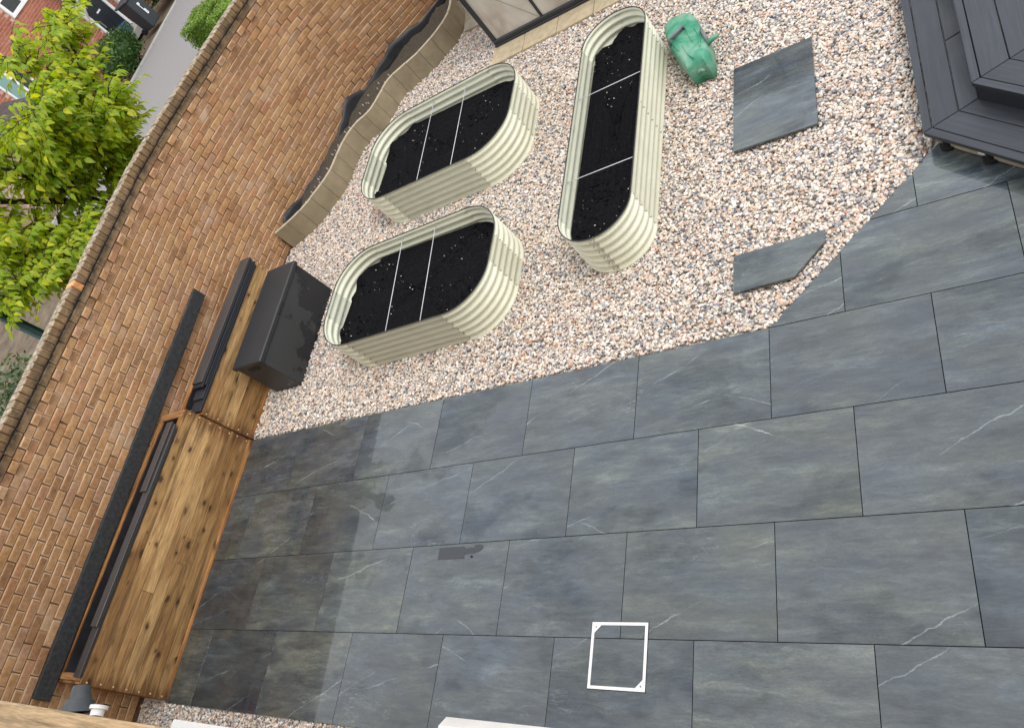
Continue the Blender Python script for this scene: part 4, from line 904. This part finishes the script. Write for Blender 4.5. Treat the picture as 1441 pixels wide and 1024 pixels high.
tree = thing('leafy_tree', 'bright yellow-green leafy tree overhanging the brick wall', 'tree', (-7.25, 3.0, -.08))
T0 = np.array([-7.25, 3.0, -.08])
def br(pts, r0, r1, n_=7):
    Pn, _ = bez(pts, 9); m = MB(); m.tube([tuple(p) for p in Pn], list(np.linspace(r0, r1, 9)), n_); m.smooth = True; return m
br([(0, 0, 0), (.05, .1, .5), (.0, .25, 1.0), (.02, .45, 1.35)], .085, .06, 10).build('trunk', M['bark'], tree)
limbs = [[(.0, .35, 1.2), (.12, .85, 1.75), (.10, 1.12, 2.4), (.05, 1.2, 3.15)], [(.0, .30, 1.1), (.1, .8, 1.45), (.1, 1.15, 1.75), (.05, 1.35, 2.1)], [(0, .3, 1.15), (-.1, .1, 1.9), (.05, -.2, 2.6), (0, -.3, 3.4)],
         [(0, .2, 1.05), (.25, -.3, 1.4), (.3, -.85, 1.75), (.25, -1.35, 2.3)], [(0, .2, .95), (.3, -.2, 1.2), (.35, -.7, 1.45), (.1, -1.0, 1.95)], [(0, .35, 1.2), (-.6, .5, 1.9), (-.9, .4, 2.6), (-1.0, .5, 3.2)],
         [(0, .4, 1.3), (-.3, .9, 2.0), (-.6, 1.5, 2.4), (-.8, 1.9, 2.5)], [(0, .3, 1.1), (-.4, -.3, 1.8), (-.6, -.9, 2.5), (-.6, -1.2, 3.2)], [(.2, -.5, 1.45), (.45, -1.1, 1.7), (.45, -1.7, 2.0), (.3, -2.0, 2.3)], [(.2, -.3, 1.3), (.5, -.7, 1.5), (.75, -1.1, 1.75), (.8, -1.5, 1.85)], [(-.2, .0, 1.9), (-.5, -.6, 2.8), (-.6, -1.2, 3.6), (-.6, -1.6, 4.2)], [(.1, .7, 1.6), (.4, .85, 1.85), (.6, .9, 2.05), (.7, .9, 2.15)], [(.05, 0, 1.9), (.5, .0, 2.3), (.8, .1, 2.6), (1.0, .1, 2.8)], [(0, .35, 1.2), (.35, .55, 1.6), (.5, .6, 2.1), (.45, .35, 2.7)],
         [(.1, .8, 1.7), (.0, 1.5, 2.2), (-.1, 1.95, 2.7), (-.1, 2.2, 2.95)]]
tips = []
for L_ in limbs:
    br(L_, .042, .010).build('branch', M['bark'], tree); Pn, ln_ = bez(L_, 12)
    for i in range(3, 12):
        for _ in range(13 if i < 11 else 17):
            tips.append((Pn[i], (Pn[i] - Pn[i - 1])))
twm = MB(); LV = []
def leafgeo(s_, fold, curl):
    w = .25 * s_
    return [(0, 0, 0), (w, .33 * s_, fold * s_), (w * .9, .62 * s_, fold * s_ - curl * .35 * s_), (0, s_, -curl * s_), (-w * .9, .62 * s_, fold * s_ - curl * .35 * s_), (-w, .33 * s_, fold * s_), (0, .34 * s_, 0), (0, .66 * s_, -curl * .38 * s_)], \
           [(0, 1, 6), (0, 6, 5), (1, 2, 7, 6), (6, 7, 4, 5), (2, 3, 7), (7, 3, 4)]
for p, d in tips:
    a = random.uniform(0, 6.283); out = Vector((math.cos(a), math.sin(a), random.uniform(-.05, .75))).normalized(); L_ = random.uniform(.30, .62)
    p = Vector(p); q1 = p + out * L_ * .5 + Vector((0, 0, .05)); q2 = p + out * L_ + Vector((0, 0, -.04)); tw = [p, q1, q2]
    twm.tube(tw, [.007, .005, .002], 4)
    nl = random.randint(9, 13)
    for k in range(nl):
        t = (k + 1) / nl; c_ = p.lerp(q1, t * 2) if t < .5 else q1.lerp(q2, t * 2 - 1)
        side = 1 if k % 2 else -1; hd = math.atan2(out.y, out.x) - math.pi / 2 + side * random.uniform(.5, 1.15) * (1 if k < nl - 1 else .1)
        LV.append((c_, Euler((random.uniform(-.75, -.1), random.uniform(-.35, .35), hd)), random.uniform(.075, .135)))
twm.smooth = True; tag(twm.build('twigs', M['bark'], tree), kind='stuff')
LG = []
for k in range(5):
    m = MB(); m.add(*leafgeo(.115, random.uniform(.06, .12), random.uniform(.25, .55))); m.smooth = True; LG.append(m)
LM = [m.mesh('leaf', M['leaf']) for m in LG]
def vis_key(l):
    w = Vector(tuple(T0)) + l[0]; return (w - camp).length - 4 * l[2] if inview(w, -.005) and w.z > 1.55 - .1 * (w.x + 7) else 1e3
LV.sort(key=vis_key); big = MB()
for i, (c_, e_, s_) in enumerate(LV):
    Mx = Matrix.Translation(c_) @ e_.to_matrix().to_4x4() @ Matrix.Scale(s_ / .115, 4)
    if i < 299: o = obj('leaf', LM[i % 5], tree); o.matrix_local = Mx
    else: g_ = LG[i % 5]; big.add([Mx @ Vector(v) for v in g_.v], g_.f, 0, random.uniform(.01, 1))
big.smooth = True; tag(big.build('foliage', M['leaf'], tree), kind='stuff')
